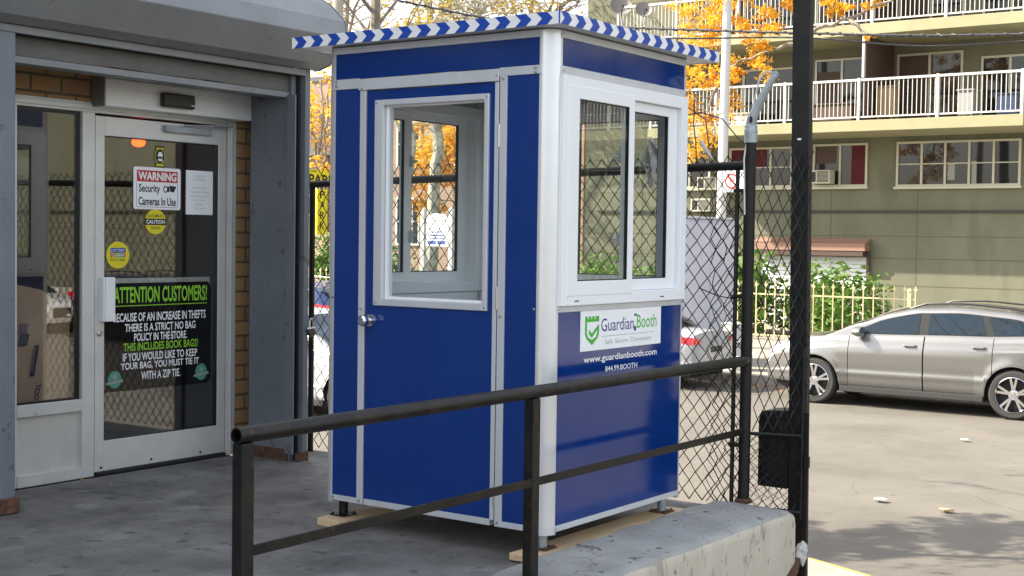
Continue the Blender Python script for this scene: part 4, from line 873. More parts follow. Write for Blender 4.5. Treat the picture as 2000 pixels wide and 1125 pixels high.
for _ in range(700):
    x, y = R_.uniform(20, 24.8), R_.uniform(5, 18); leaflet(m, x, y, G_SW + .004, R_.uniform(.03, .08), R_.random() * 6.3, R_)
o = m.build('leaf_litter', M['dry'], flip=False); o['label'] = 'scattered brown fallen leaves along the far kerb and sidewalk'; o['category'] = 'fallen leaves'; o['kind'] = 'stuff'
# ---- arched white sign, parking sign, white pole with no parking sign
t = thing('arched_sign', 'white arched notice board on two white posts behind the gold fence', 'sign', (26.5, 21.75, G_SW))
TX = lambda u, d, z: (26.5 - d, 21.77 - u, z)
b = MB(TX); pts = [(-.42, 1.20), (.42, 1.20), (.42, 1.95)] + [(.42 * cos(a * pi / 12), 1.95 + .22 * sin(a * pi / 12)) for a in range(1, 12)] + [(-.42, 1.95)]; polyp(b, pts, -.03, .03); b.build('board', M['paper'], t)
for u in (-.53, .53):
    b = MB(TX); b.box(u - .07, u + .07, -.07, .07, G_SW, 2.24); b.lathe([(.09, 2.241), (.09, 2.27), (0, 2.36)], lambda x, y, h: (u + x, y, h), 8); b.build('post', M['wht'], t)
b = MB(TX)
for i, (w_, z) in enumerate(((.4, 1.62), (.6, 1.52), (.62, 1.44))): b.box(-w_ / 2, w_ / 2, .031, .034, z - .018, z + .018)
b.box(-.33, -.03, .031, .034, 1.25, 1.36); b.box(.03, .33, .031, .034, 1.25, 1.36); b.build('printed_text', mat('sign_blue', (.05, .07, .3), .5), t)
t = thing('parking_sign', 'yellow parking sign board on a post at the left gap', 'sign', (27.6, 28, G_SW))
TP = lambda u, d, z: (27.6 + u, 28 - d, z)
b = MB(TP); b.box(-1.0, 2.3, -.05, .05, 3.10, 3.63); b.build('board', M['syellow'], t)
b = MB(TP); text(b, 'PARKING', .98, 3.31, 2.2, .35, .053, .03); text(b, 'OPEN', .1, 3.57, .3, .07, .053, .01); b.build('lettering', M['ink'], t)
b = MB(TP); b.box(.30, .78, -.04, .04, 1.5, 3.0); b.build('hanging_board', M['syellow'], t); b = MB(TP)
for i, ch in enumerate('PARK'): text(b, ch, .54, 2.82 - i * .34, .24, .25, .043, .02)
b.build('lettering', M['ink'], t)
b = MB(TP); b.tube([(-.6, .0, G_SW), (-.6, 0, 3.09)], .06, 8); b.tube([(1.8, .0, G_SW), (1.8, 0, 3.09)], .06, 8); buildall(b, 'post', M['blk'], t); b = MB(TP); b.box(.34, .38, -.02, .02, 3.0, 3.099); b.box(.7, .74, -.02, .02, 3.0, 3.099); buildall(b, 'hanger', M['blk'], t)
t = thing('lamp_pole', 'tall white painted steel pole standing across the street right of the booth', 'pole', (22.5, 10.5, G_SW))
MB().tube([(22.5, 10.52, G_SW), (22.5, 10.42, 8.5)], [.115, .095], 16).build('shaft', M['wht'], t, smooth=True)
b = MB(); b.lathe([(.19, -.9), (.19, -.72), (.13, -.62)], lambda x, y, h: (22.5 + x, 10.52 + y, h), 12)
for z in (1.2, 4.3): b.lathe([(.115, 0), (.122, .01), (.122, .05), (.115, .06)], lambda x, y, h: (22.5 + x, 10.5 + y, z + h), 12)
b.build('base_and_bands', M['wht'], t)
MB().tube([(22.5, 10.42, 8.45), (22.0, 10.42, 8.9), (19.5, 10.42, 9.2)], .06, 8).build('lamp_arm', M['wht'], t)
t = thing('no_parking_sign', 'small white no parking sign with red ring on the white pole', 'sign', (22.34, 10.05, 2.5))
TN = lambda u, d, z: (22.34 - d, 10.36 - u, z)
b = MB(TN); b.box(.0, .60, 0, .012, 2.55, 3.02); b.build('plate', M['paper'], t)
b = MB(TN)
for i in range(28):
    a0, a1 = 2 * pi * i / 28, 2 * pi * (i + 1) / 28; polyp(b, [(.2 + .17 * cos(a0), 2.79 + .17 * sin(a0)), (.2 + .17 * cos(a1), 2.79 + .17 * sin(a1)), (.2 + .13 * cos(a1), 2.79 + .13 * sin(a1)), (.2 + .13 * cos(a0), 2.79 + .13 * sin(a0))], .0125, .015)
polyp(b, [(.09, 2.88), (.11, 2.91), (.31, 2.70), (.29, 2.67)], .0125, .0155); text(b, 'P', .2, 2.79, .12, .17, .014); b.build('red_ring', M['red'], t)
MB(TN).box(.02, .06, -.08, -.001, 2.6, 2.95).build('bracket', M['galv'], t)

# ---- brick houses far left
def house(name, label, x0, x1, y0, y1, z1, roofm, wins, gable):
    t = thing(name, label, 'house', (x0, (y0 + y1) / 2, G_SW)); MB().box(x0, x1, y0, y1, G_SW - .1, z1).build('wall', M['brick_r'], t)
    b = MB()
    if gable: b.prism([(y0 - .3, z1), (y1 + .3, z1), ((y0 + y1) / 2, z1 + gable)], lambda a, c, h: (h, a, c), x0 - .4, x1 + .2)
    else: b.box(x0 - .15, x1, y0 - .1, y1 + .1, z1, z1 + .35)
    b.build('roof', roofm, t)
    for (yy, zz, w_, h) in wins:
        f = MB(lambda u, d, z: (x0 - d, yy - u, z)); ring(f, -.08, w_ + .08, zz - .08, zz + h + .08, 0, w_, zz, zz + h, .0, .08)
        for i in range(1, 4): f.box(w_ * i / 4 - .015, w_ * i / 4 + .015, .09, .11, zz, zz + h)
        f.box(0, w_, .01, .06, zz + h / 2 - .03, zz + h / 2 + .03); o = f.build('window', M['wht'], t); MB(lambda u, d, z: (x0 - d, yy - u, z)).box(0, w_, .002, .009, zz, zz + h).build('pane', M['dkglass'], o)
    return t
house('brick_house', 'brown brick row house with flat parapet seen through the booth door window', 38, 50, 24, 36.5, 8.2, M['roof'], [(27.0, 1.2, 1.1, 1.8), (30, 1.2, 1.1, 1.8), (33, 1.2, 1.1, 1.8), (27, 4.4, 1.1, 1.7), (30, 4.4, 1.1, 1.7), (33, 4.4, 1.1, 1.7)], 0)
house('gabled_house', 'brick house with barred windows and sloping grey roof in the left gap', 38, 48, 37, 44.5, 4.9, M['roof'], [(38.6, 2.4, 1.0, 1.6), (41, 2.4, 1.0, 1.6), (43.5, 2.4, 1.0, 1.6)], 2.4)
house('brick_apartments', 'tall pale brick building rising far behind the gabled house', 70, 84, 55, 78, 13, M['roof'], [(58 + 3 * i, 8, 1.2, 1.7) for i in range(7)], 0)
t = thing('distant_tower', 'distant pale tower block over the booth roof', 'tower', (150, 122, G_SW)); MB().box(150, 156, 117, 128, G_SW, 24).build('wall', M['slab'], t)
b = MB()
for i in range(5):
    for j in range(5): b.box(149.96, 149.99, 118 + i * 2, 119 + i * 2, 6 + j * 3.2, 7.6 + j * 3.2)
b.build('windows', M['awning'], t)

# ================================================================ VEHICLES
def lerp(tab, x):
    if x <= tab[0][0]: return tab[0][1]
    for (a, va), (b, vb) in zip(tab, tab[1:]):
        if x <= b:
            t = (x - a) / (b - a); t = t * t * (3 - 2 * t) if len(tab) > 2 else t
            return va + (vb - va) * ((x - a) / (b - a) * .5 + t * .5)
    return tab[-1][1]
VERT = [(.0, .93), (.10, .965), (.20, .975), (.27, .996), (.33, .982), (.48, .992), (.66, .996), (.76, .990), (.80, .972), (.90, .945), (1.0, .905)]
def car(name, label, loc, rz, S, paint, rim='spoke', group='cars parked along the far kerb', tail='sedan'):
    L, W_, wr = S['L'], S['W'], S['wr']; wf, wb_ = S['wf'], S['wf'] + S['base']; Ra = wr + .045
    t = thing(name, label, S['cat'], loc, group, rz)
    hw = W_ / 2
    zt = lambda s: lerp(S['top'], s)
    def plan(s):
        a = max(0, 1 - s / .85); b = max(0, 1 - (L - s) / .6); return 1 - .26 * a ** 2.2 - .16 * b ** 2.2
    def zb(s):
        z = S['sill'] + (.0 if .5 < s < L - .5 else .02)
        for c in (wf, wb_):
            d = abs(s - c)
            if d < Ra: z = max(z, wr + math.sqrt(Ra * Ra - d * d) - .0)
        return z
    def wid(s, z):
        q = (z - S['sill']) / max(.2, zt(s) - S['sill']); q = min(max(q, 0), 1)
        v = hw * plan(s) * lerp(VERT, q)
        for c in (wf, wb_):
            r = math.hypot(s - c, z - wr); v += .022 * math.exp(-((r - Ra) / .09) ** 2)
        return v
    cols = set([0, .04, .12, .25, .4] + [L - x for x in (0, .03, .1, .22, .4)])
    x = .5
    while x < L - .45: cols.add(round(x, 3)); x += .13
    for c in (wf, wb_):
        for i in range(-9, 10): cols.add(round(c + Ra * sin(i * pi / 18) * .9995, 4))
        cols.add(round(c + Ra + .01, 4)); cols.add(round(c - Ra - .01, 4))
    for d0, d1 in S['doors']:
        cols.add(d0); cols.add(d0 + .010); cols.add(d1); cols.add(d1 - .010)
    cols = sorted(c for c in cols if 0 <= c <= L); cl = [cols[0]]
    seam = set(); 
    for d0, d1 in S['doors']: seam |= {d0, d0 + .010, d1, d1 - .010}
    for c in cols[1:]:
        if c - cl[-1] > .006 or c in seam: cl.append(c)
    cols = cl; NR = 26
    body = MB(); doors = [MB() for _ in S['doors']] * 1; doorsR = [MB() for _ in S['doors']]
    Y = lambda s: L / 2 - s
    def colpts(s, sg):
        z0, z1 = zb(s), zt(s); P = []
        for j in range(NR + 1):
            z = z0 + (z1 - z0) * j / NR; P.append((sg * wid(s, z), Y(s) + (0), z))
        return P
    def nosey(s, z):           # round the nose and tail in side view
        return 0
    for sg, dl in ((-1, doors), (1, doorsR)):
        C = [colpts(s, sg) for s in cols]
        for i in range(len(cols) - 1):
            a, b_ = cols[i], cols[i + 1]; mb = body; gap = False
            for k, (d0, d1) in enumerate(S['doors']):
                if a >= d0 + .0099 and b_ <= d1 - .0099: mb = dl[k]
                if (abs(a - d0) < 1e-6 and b_ - a < .011) or (abs(b_ - d1) < 1e-6 and b_ - a < .011): gap = True
            if gap: continue
            k0 = len(mb.v); mb.v += C[i] + C[i + 1]
            for j in range(NR): mb.f.append((k0 + j, k0 + NR + 1 + j, k0 + NR + 2 + j, k0 + j + 1)); mb.mi.append(0)
    for i in range(len(cols) - 1):                     # top skin (bonnet, deck)
        rows = []
        for s in (cols[i], cols[i + 1]):
            w0 = wid(s, zt(s)); rows.append([(w0 * f, Y(s), zt(s) + .055 * (1 - f * f) * min(1, s / .5 + .2)) for f in [q / 5 for q in range(-5, 6)]])
        k0 = len(body.v); body.v += rows[0] + rows[1]
        for j in range(10): body.f.append((k0 + j, k0 + 11 + j, k0 + 12 + j, k0 + j + 1)); body.mi.append(0)
    for s in (0, L):                                   # nose and tail caps with a swelling middle
        z0, z1 = zb(s), zt(s); k0 = len(body.v); nx = 8; out = .10 if s == 0 else -.07
        for j in range(NR + 1):
            z = z0 + (z1 - z0) * j / NR; w0 = wid(s, z)
            for i in range(nx + 1):
                f = -1 + 2 * i / nx; v = j / NR
                body.v.append((w0 * f, Y(s) + out * (1 - f * f) ** .5 * (sin(pi * min(1, v * 1.0)) * .6 + .5) * (1 if 0 < i < nx else 0), z + (.055 * (1 - f * f) * (.2 if s == 0 else 1) if j == NR else 0)))
        for j in range(NR):
            for i in range(nx):
                q = k0 + j * (nx + 1) + i; body.f.append((q, q + 1, q + nx + 2, q + nx + 1)); body.mi.append(0)
    bd = body.build('body', paint, t, smooth=True, local=True, ang=40)
    # greenhouse
    g0, g1 = S['roof'][0][0], S['roof'][-1][0]; gz = lambda s: lerp(S['roof'], s)
    tum = S.get('tum', .34)
    def gw(s, z): return (wid(s, zt(s)) - .012) - (z - zt(s)) * tum
    gc = [g0 + (g1 - g0) * i / 40 for i in range(41)]; gm = MB(); secs = []
    for s in gc:
        b0 = zt(s) - .01; h = max(0.0, gz(s) - b0); P = []
        for q in (0, .2, .4, .6, .75, .86): P.append((gw(s, b0 + h * q), b0 + h * q))
        xe = gw(s, b0 + h * .93) - .03 * min(1, h * 3); P.append((xe, b0 + h * .945))
        for f in (.88, .7, .5, .25, 0): P.append((xe * f, b0 + h * .945 + h * .055 * (1 - f * f) ** .5 + .035 * (1 - f * f) * min(1, h * 2)))
        secs.append([(-a, Y(s), z) for a, z in P] + [(a, Y(s), z) for a, z in reversed(P[:-1])])
    k = len(secs[0]); gm.v = [p for q in secs for p in q]
    for i in range(40):
        for j in range(k - 1): gm.f.append((i * k + j, (i + 1) * k + j, (i + 1) * k + j + 1, i * k + j + 1)); gm.mi.append(0)
    gm.build('roof', paint, t, smooth=True, local=True, ang=50)
    def patch(mb, s0, s1, sg, off, lean0=0, lean1=0, zlo=.035, zhi=.10):
        n_ = 14; rows = 6; pts = []
        for i in range(n_ + 1):
            f = i / n_; col = []
            for j in range(rows + 1):
                v = j / rows; s = (s0 + lean0 * v) * (1 - f) + (s1 + lean1 * v) * f
                zl = zt(s) + zlo; zh = max(zl + .004, gz(s) - zhi); z = zl + (zh - zl) * v
                col.append((sg * (gw(s, z) + off), Y(s), z))
            pts.append(col)
        k0 = len(mb.v); mb.v += [p for c in pts for p in c]
        for i in range(n_):
            for j in range(rows): q = k0 + i * (rows + 1) + j; mb.f.append((q, q + rows + 1, q + rows + 2, q + 1)); mb.mi.append(0)
    a0, a1 = S['wins'][0][0], S['wins'][-1][1]
    for sg in (-1, 1): bk = MB(); patch(bk, a0 - .03, a1 + .03, sg, .002, S['wins'][0][2] , S['wins'][-1][3], .022, .088); bk.build('window_surround', M['gasket'], t, smooth=True, local=True, ang=60)
    for sg in (-1, 1):
        for (s0, s1, l0, l1) in S['wins']:
            m = MB(); patch(m, s0, s1, sg, .006, l0, l1); m.build('side_window', M['carglass'], t, smooth=True, local=True, ang=60)
    def screen(sa, sb_, off):
        m = MB(); pts = []
        for i in range(9):
            s = sa + (sb_ - sa) * i / 8; z = gz(s); xe = gw(s, z) * .88
            for f in [q / 6 for q in range(-6, 7)]: pts.append((xe * f, Y(s) + (off if sa < L / 2 else -off), z + .035 * (1 - f * f) + .012 + off * .3))
        m.v = pts
        for i in range(8):
            for j in range(12): m.f.append((i * 13 + j, i * 13 + j + 1, (i + 1) * 13 + j + 1, (i + 1) * 13 + j)); m.mi.append(0)
        return m
    screen(S['ws'][0], S['ws'][1], .012).build('windscreen', M['carglass'], t, smooth=True, local=True)
    screen(S['rs'][0], S['rs'][1], .012).build('rear_window', M['carglass'], t, smooth=True, local=True)
    # doors
    for dl, sg in ((doors, -1), (doorsR, 1)):
        for kq, (d0, d1) in enumerate(S['doors']):
            o = dl[kq].build('door', paint, t, smooth=True, local=True, ang=40)
            s = d1 - .20; z = zt(s) - .14; w0 = wid(s, z); h = MB()
            h.tube([(sg * (w0 - .005), Y(s - .10), z), (sg * (w0 + .035), Y(s - .07), z + .004), (sg * (w0 + .035), Y(s + .07), z + .004), (sg * (w0 - .005), Y(s + .10), z)], .016, 8)
            h.build('door_handle', paint, o, smooth=True, local=True)
    c = MB(); c.box(-hw + .26, hw - .26, -L / 2 + .12, L / 2 - .15, .2, .72); c.box(-hw + .14, hw - .14, Y(wb_) + Ra + .04, Y(wf) - Ra - .04, .23, .9); c.build('underbody', M['carcab'], t, local=True)
    c = MB()
    for sg in (-1, 1): c.box(sg * (hw - .035) - .02, sg * (hw - .035) + .02, Y(wb_) + Ra + .02, Y(wf) - Ra - .02, S['sill'] - .075, S['sill'] + .012)
    buildall(c, 'sill_trim', M['tyre'], t, local=True, bevel=.008)
    # mirrors
    s = S['wins'][0][0] + .12
    for sg in (-1, 1):
        z = zt(s) + .06; w0 = wid(s, zt(s)); m = MB(); m.lathe([(0, -.09), (.07, -.07), (.10, -.01), (.095, .05), (0, .055)], lambda a, b_, h: (sg * (w0 + .13) + a * 1.3, Y(s) - h * 1.1, z + b_ * .8), 14)
        mo = m.build('wing_mirror', paint, t, smooth=True, local=True); MB().tube([(sg * (w0 - .03), Y(s), z - .05), (sg * (w0 + .06), Y(s), z - .02)], .022, 8).build('mirror_stalk', M['black'], mo, local=True)
    # wheels
    for sg in (-1, 1):
        for cs in (wf, wb_):
            xo = sg * (hw - .015); fn = lambda a, b_, h: (xo + sg * h, Y(cs) + a, wr + b_)
            ty = MB(); ty.lathe([(wr * .70, -.02), (wr * .74, .004), (wr * .9, .006), (wr * .97, -.012), (wr, -.04), (wr, -.18), (wr * .95, -.215), (wr * .7, -.22), (wr * .7, -.02)], fn, 36)
            wo_ = ty.build('wheel', M['tyre'], t, smooth=True, local=True)
            r = MB(); R0 = wr * .71; r.lathe([(R0, .004), (R0 * .97, .010), (R0 * .93, -.005), (R0 * .90, -.06), (R0 * .86, -.12)], fn, 36); r.lathe([(0, -.005), (.05, -.008), (.075, -.03), (.075, -.09)], fn, 16)
            ns = 5
            for i in range(ns):
                for dq in ((-.11, .11) if rim == 'split' else (0,)):
                    a = 2 * pi * i / ns + .3; wv = .16 if rim != 'split' else .075
                    def sp(rr, aa, h): return fn(rr * cos(aa), rr * sin(aa), h)
                    r0, r1 = .045, R0 * .93; A = [sp(r0, a - .4, -.015), sp(r1, a + dq * 1.6 - wv, -.018), sp(r1, a + dq * 1.6 + wv, -.018), sp(r0, a + .4, -.015)]; B = [sp(r0, a - .4, -.06), sp(r1, a + dq * 1.6 - wv, -.06), sp(r1, a + dq * 1.6 + wv, -.06), sp(r0, a + .4, -.06)]
                    r.add(A + B, [(0, 1, 2, 3), (7, 6, 5, 4), (0, 4, 5, 1), (1, 5, 6, 2), (2, 6, 7, 3), (3, 7, 4, 0)])
            r.build('rim', M['chrome'], wo_, smooth=True, local=True, ang=30)
            d_ = MB(); d_.lathe([(0, -.125), (R0 * .87, -.125)], fn, 24); d_.build('brake_disc', M['carcab'], wo_, local=True)
    # lamps, grille, plates
    for sg in (-1, 1):
        m = MB(); pts = []
        for i in range(7):
            s = .02 + i * .075; z1 = zt(s) - .05; h = .16 - .014 * i
            for v in (0, .5, 1): z = z1 - h * (1 - v); pts.append((sg * (wid(s, z) + .006), Y(s), z))
        m.v = pts
        for i in range(6):
            for j in range(2): m.f.append((i * 3 + j, i * 3 + 3 + j, i * 3 + 4 + j, i * 3 + 1 + j)); m.mi.append(0)
        m.build('headlight', M['lens'], t, smooth=True, local=True)
        m = MB(); pts = []
        for i in range(7):
            s = L - .004 - i * .07; z1 = zt(s) - (.03 if tail == 'sedan' else .06); h = (.13 if tail == 'sedan' else .30) * (1 - .09 * i)
            for v in (0, .5, 1): z = z1 - h * (1 - v); pts.append((sg * (wid(s, z) + .006), Y(s), z))
        m.v = pts
        for i in range(6):
            for j in range(2): m.f.append((i * 3 + j, i * 3 + 3 + j, i * 3 + 4 + j, i * 3 + 1 + j)); m.mi.append(0)
        xw = hw * .8; s = L; z1 = zt(s) - .04
        xc = sg * (xw - (.10 if tail == 'sedan' else .02)); m.box(xc - .09, xc + .09, Y(L) - .06, Y(L) - .01, z1 - .10, z1 - .01)
        m.build('taillight', M['tail'], t, smooth=True, local=True)
    m = MB(); m.box(-.42, .42, Y(0) + .06, Y(0) + .108, .42, .66); m.build('grille', M['black'], t, local=True, bevel=.01); m = MB(); m.box(-.2, .2, Y(L) - .085, Y(L) - .05, .62, .72); m.build('plate_recess', M['black'], t, local=True, bevel=.01)
    if S.get('rails'):
        m = MB()
        for sg in (-1, 1):
            ss = [S['rails'][0] + (S['rails'][1] - S['rails'][0]) * i / 8 for i in range(9)]
            m.tube([(sg * (gw(s, gz(s)) - .09), Y(s), gz(s) + (.052 if 0 < i < 8 else .0)) for i, s in enumerate(ss)], .016, 6)
        buildall(m, 'roof_rail', M['black'], t, smooth=True, local=True)
    return t
SUV = dict(cat='car', L=4.80, W=1.86, wr=.362, wf=.88, base=3.04, sill=.30, top=[(0, .78), (.12, .90), (.5, 1.0), (1.25, 1.085), (1.6, 1.10), (3.4, 1.15), (4.4, 1.20), (4.8, 1.16)],
    roof=[(1.05, 1.075), (1.55, 1.29), (2.05, 1.475), (2.45, 1.56), (3.1, 1.585), (3.8, 1.54), (4.3, 1.45), (4.55, 1.36), (4.78, 1.20)], doors=[(1.43, 2.60), (2.60, 3.62)],
    wins=[(1.50, 2.50, .0, .0), (2.64, 3.50, .0, -.10), (3.62, 4.35, -.12, -.06)], ws=(1.15, 2.0), rs=(4.45, 4.75), rails=(2.3, 4.3), tum=.30)
SED = dict(cat='car', L=4.75, W=1.80, wr=.325, wf=.93, base=2.75, sill=.27, top=[(0, .66), (.12, .74), (.5, .83), (1.3, .93), (1.6, .95), (3.4, .96), (4.0, .95), (4.75, .92)],
    roof=[(1.2, .92), (1.7, 1.15), (2.15, 1.36), (2.5, 1.43), (3.0, 1.43), (3.45, 1.33), (3.9, 1.12), (4.15, .96)], doors=[(1.45, 2.50), (2.50, 3.40)],
    wins=[(1.62, 2.45, .0, .0), (2.53, 3.25, .0, -.05), (3.32, 3.62, -.10, -.10)], ws=(1.3, 2.1), rs=(3.5, 4.1), tum=.36)
car('silver_car', 'champagne silver crossover car parked across the street facing left', (15.92, 3.55, G_ST), 0, SUV, M['silver'], 'split', tail='suv')
car('white_car', 'white car parked ahead of the silver one, its red tail lamp beside the booth', (15.95, 9.68, G_ST), 0, SED, M['white_car'])
car('blue_car', 'dark blue sport utility car parked farther along in the left gap', (15.9, 17.9, G_ST), 0, SUV, M['blue_car'], tail='suv')
car('pale_car', 'pale silver sedan in the road seen through the chain link left of the booth', (9.35, 10.4, G_ST), pi, SED, M['pale_car'], group='cars on the road')
car('black_car', 'black sport utility car parked down the block and reflected in the store door', (15.9, -14.6, G_ST), 0, SUV, M['black_car'], 'split', tail='suv')
car('white_car', 'white sedan parked far down the block and reflected in the shop window', (15.9, -20.6, G_ST), 0, SED, M['white_car'])
# lavender grey steel cabinet
t = thing('utility_cabinet', 'plain lavender grey steel cabinet standing beyond the white car beside the booth edge', 'cabinet', (18.75, 9.2, G_SW))
MB().box(17.78, 20.0, 8.9, 9.14, -.80, 1.88).build('cabinet_box', M['truckgrey'], t, bevel=.02)
b = MB(); b.box(17.75, 20.03, 8.87, 9.17, 1.885, 1.93); b.build('cabinet_roof', M['truckgrey'], t, bevel=.008)
b = MB(); b.box(17.83, 19.95, 8.95, 9.1, G_SW, -.801); b.build('plinth', M['walk'], t)
for x0, x1 in ((17.82, 18.875), (18.895, 19.96)): b = MB(); b.box(x0, x1, 8.885, 8.898, -.7, 1.82); b.build('cabinet_door', M['truckgrey'], t, bevel=.003)

t = thing('white_drum', 'white drum at the far kerb between the white and silver cars', 'drum', (17.75, 7.72, G_SW))
b = MB(); b.lathe([(0, -.06), (.27, -.06), (.285, -.08), (.275, -.10), (.275, -.35), (.29, -.37), (.275, -.39), (.275, -.62), (.29, -.64), (.275, -.66), (.275, -.895), (0, -.895)], lambda a, c, h: (17.75 + a, 7.72 + c, h), 28); b.build('drum_shell', M['wht'], t, smooth=True)
MB().lathe([(.29, -.055), (.30, -.045), (.29, -.035), (.2, -.045), (0, -.045)], lambda a, c, h: (17.75 + a, 7.72 + c, h), 28).build('lid', M['wht'], t, smooth=True)

# ================================================================ TREES, POLE, CABLES
def limb(mb, pts, r0, r1, R, wig=.0, n=7):
    P = [Vector(p) for p in pts]; out = []
    for i in range(len(P) - 1):
        k = 4
        for j in range(k): q = P[i].lerp(P[i + 1], j / k); out.append(q + Vector((R.gauss(0, wig), R.gauss(0, wig), R.gauss(0, wig))) if (i or j) else q)
    out.append(P[-1]); m = len(out)
    mb.tube(out, [r0 + (r1 - r0) * (i / (m - 1)) ** .8 for i in range(m)], n); return out
def twigs(mb, R, base, d, length, r, depth, ends, spread=.55, gravity=0):
    n = 4; P = [base]; dv = d.normalized()
    for i in range(n):
        dv = (dv + Vector((R.gauss(0, .16), R.gauss(0, .16), R.gauss(0, .14) - gravity))).normalized(); P.append(P[-1] + dv * length / n)
    mb.tube(P, [r * (1 - .55 * i / n) for i in range(n + 1)], 5 if depth else 4)
    if depth == 0: ends.append((P[-1], dv)); ends.append((P[2], dv)); return
    for i in range(R.choice((2, 3, 3))):
        q = P[R.randint(1, n)]; nd = (dv + Vector((R.gauss(0, spread), R.gauss(0, spread), R.gauss(0, spread * .8)))).normalized()
        twigs(mb, R, q, nd, length * R.uniform(.55, .8), r * .55, depth - 1, ends, spread, gravity)
# orange honey locust behind the square post
R_ = random.Random(77)
t = thing('orange_tree', 'honey locust with drooping bright orange leaves before the apartment balconies', 'tree', (24, 9.25, G_SW))
k = MB(); limb(k, [(24, 9.22, G_SW), (24, 9.2, 2), (24, 9.25, 4.5), (24, 9.3, 6.2), (24.1, 9.4, 8.2)], .19, .12, R_, .012, 10); k.build('trunk', M['bark'], t, smooth=True)
br = MB()
LB = [[(24, 9.3, 6.1), (24, 8.9, 6.28), (24, 8.2, 6.42), (24, 7.26, 6.78), (24, 6.2, 7.4), (24, 5.2, 8.0)], [(24, 9.28, 6.0), (24, 9.65, 5.95), (24, 10.13, 5.84), (24, 10.9, 5.6), (24, 11.5, 5.0), (23.9, 11.8, 4.6)], [(24.05, 9.35, 7.0), (24, 10.4, 7.3), (24, 11.6, 7.1), (23.8, 12.4, 6.3), (23.8, 12.5, 5.4)], [(24, 9.3, 7.2), (23.2, 9.9, 7.6), (22.8, 10.8, 7.3), (22.8, 11.3, 6.5)], [(24.1, 9.4, 8.0), (24.6, 8.3, 8.8), (25, 7.2, 9.2)], [(24.1, 9.4, 8.1), (23.6, 10.4, 9.2), (23.4, 11.6, 9.4)], [(24, 10.9, 5.6), (24, 11.3, 5.4), (23.9, 11.6, 4.5), (23.9, 11.4, 4.1)], [(24, 8.2, 6.42), (23.8, 7.9, 6.2), (23.7, 7.6, 5.9)]]
for q in LB: limb(br, q, .06, .012, R_, .025, 6)
en = []
for _ in range(46):
    q = R_.choice(LB[1:4] + LB[5:7]); i = R_.randint(1, len(q) - 1); twigs(br, R_, Vector(q[i]), Vector((R_.gauss(0, .5), R_.gauss(0, .7), -.2)), R_.uniform(.35, .8), .010, 1, en, .5, .12)
br.build('branches', M['bark'], t, smooth=True)
fo = MB()
BL = [(12.35, 5.25, .42), (12.15, 4.95, .40), (12.35, 4.45, .34), (12.1, 4.2, .25), (11.55, 4.35, .22), (11.3, 5.5, .28), (11.6, 5.25, .3), (11.9, 5.45, .3), (10.9, 5.3, .3), (10.7, 5.75, .36), (10.5, 6.25, .4), (10.9, 6.6, .38), (11.6, 6.6, .4), (12.0, 6.2, .35), (10.2, 6.75, .36), (9.9, 6.35, .30), (10.2, 6.0, .25), (9.75, 6.9, .3), (11.2, 7.0, .4), (12.2, 6.9, .4), (8.7, 6.62, .2), (8.3, 6.68, .2), (7.62, 5.95, .11), (7.7, 6.7, .2), (8.6, 6.9, .26), (7.9, 7.0, .26), (7.2, 7.0, .24), (8.2, 7.25, .3), (10.6, 7.4, .5), (9.3, 7.3, .4), (11.8, 7.6, .5), (8.3, 7.6, .5), (7, 7.8, .5), (10, 8.4, .6), (8.6, 8.9, .6), (11.6, 8.6, .6)]
for y, z, r in BL: foliage(fo, R_, (24 + R_.gauss(0, .25), y, z), (r * 1.3, r * 1.05, r * .7), int((560 if y > 11.2 else 640) * r), .056, 6, 0, .8)
for p, d in en: foliage(fo, R_, tuple(p), (.16, .16, .12), 16, .055, 0, 0, .7)
fo.build('foliage', M['orange'], t, flip=False)
# street tree on the near sidewalk (only its upper limbs show over the booth)
R_ = random.Random(5)
t = thing('sidewalk_tree', 'slim street tree whose bare grey limbs show above the store hood', 'tree', (3.62, 4.2, G_SW))
k = MB(); limb(k, [(3.62, 4.18, G_SW), (3.64, 4.22, 1.5), (3.6, 4.2, 3.0), (3.62, 4.22, 4.0), (3.7, 4.3, 5.4), (3.72, 4.35, 7.0)], .07, .022, R_, .01, 9); k.build('trunk', M['bark'], t, smooth=True)
br = MB(); en = []
for z, r, l in [(2.75, .014, .9), (2.95, .016, 1.0), (3.1, .016, 1.1), (3.2, .016, 1.2), (3.3, .018, 1.2), (3.45, .02, 1.4), (3.6, .02, 1.5), (3.8, .024, 1.8), (4.1, .024, 2.0), (4.4, .026, 2.1), (4.7, .028, 2.2), (5.0, .028, 2.2), (5.3, .026, 2.0), (5.7, .024, 2.0), (6.1, .022, 1.8), (6.5, .02, 1.6), (4.5, .03, 2.4), (5.1, .03, 2.4), (5.6, .03, 2.4), (6.0, .03, 2.4)]:
    a = R_.random() * 6.28; a = a if z < 4.3 else R_.uniform(-1.2, .9); twigs(br, R_, Vector((3.62, 4.22, z)), Vector((cos(a), sin(a), .75)), l, r, 3, en, .5, -.02)
br.build('branches', M['bark'], t, smooth=True)
fo = MB()
for p, d in en[::3]:
    if p.z > 4.2: foliage(fo, R_, tuple(p), (.3, .3, .22), 9, .06, 0)
for i in range(34):  # unseen leaf crown added above the view to cast streaked shade on the road
    q = R_.random(); foliage(fo, R_, (2.3 + 2.6 * q + R_.uniform(-.5, .5), 7.0 - 2.1 * q + R_.uniform(-.45, .35), R_.uniform(4.2, 4.7)), (.55, .38, .08), 150, .065, 3)
fo.build('foliage', M['orange'], t, flip=False)
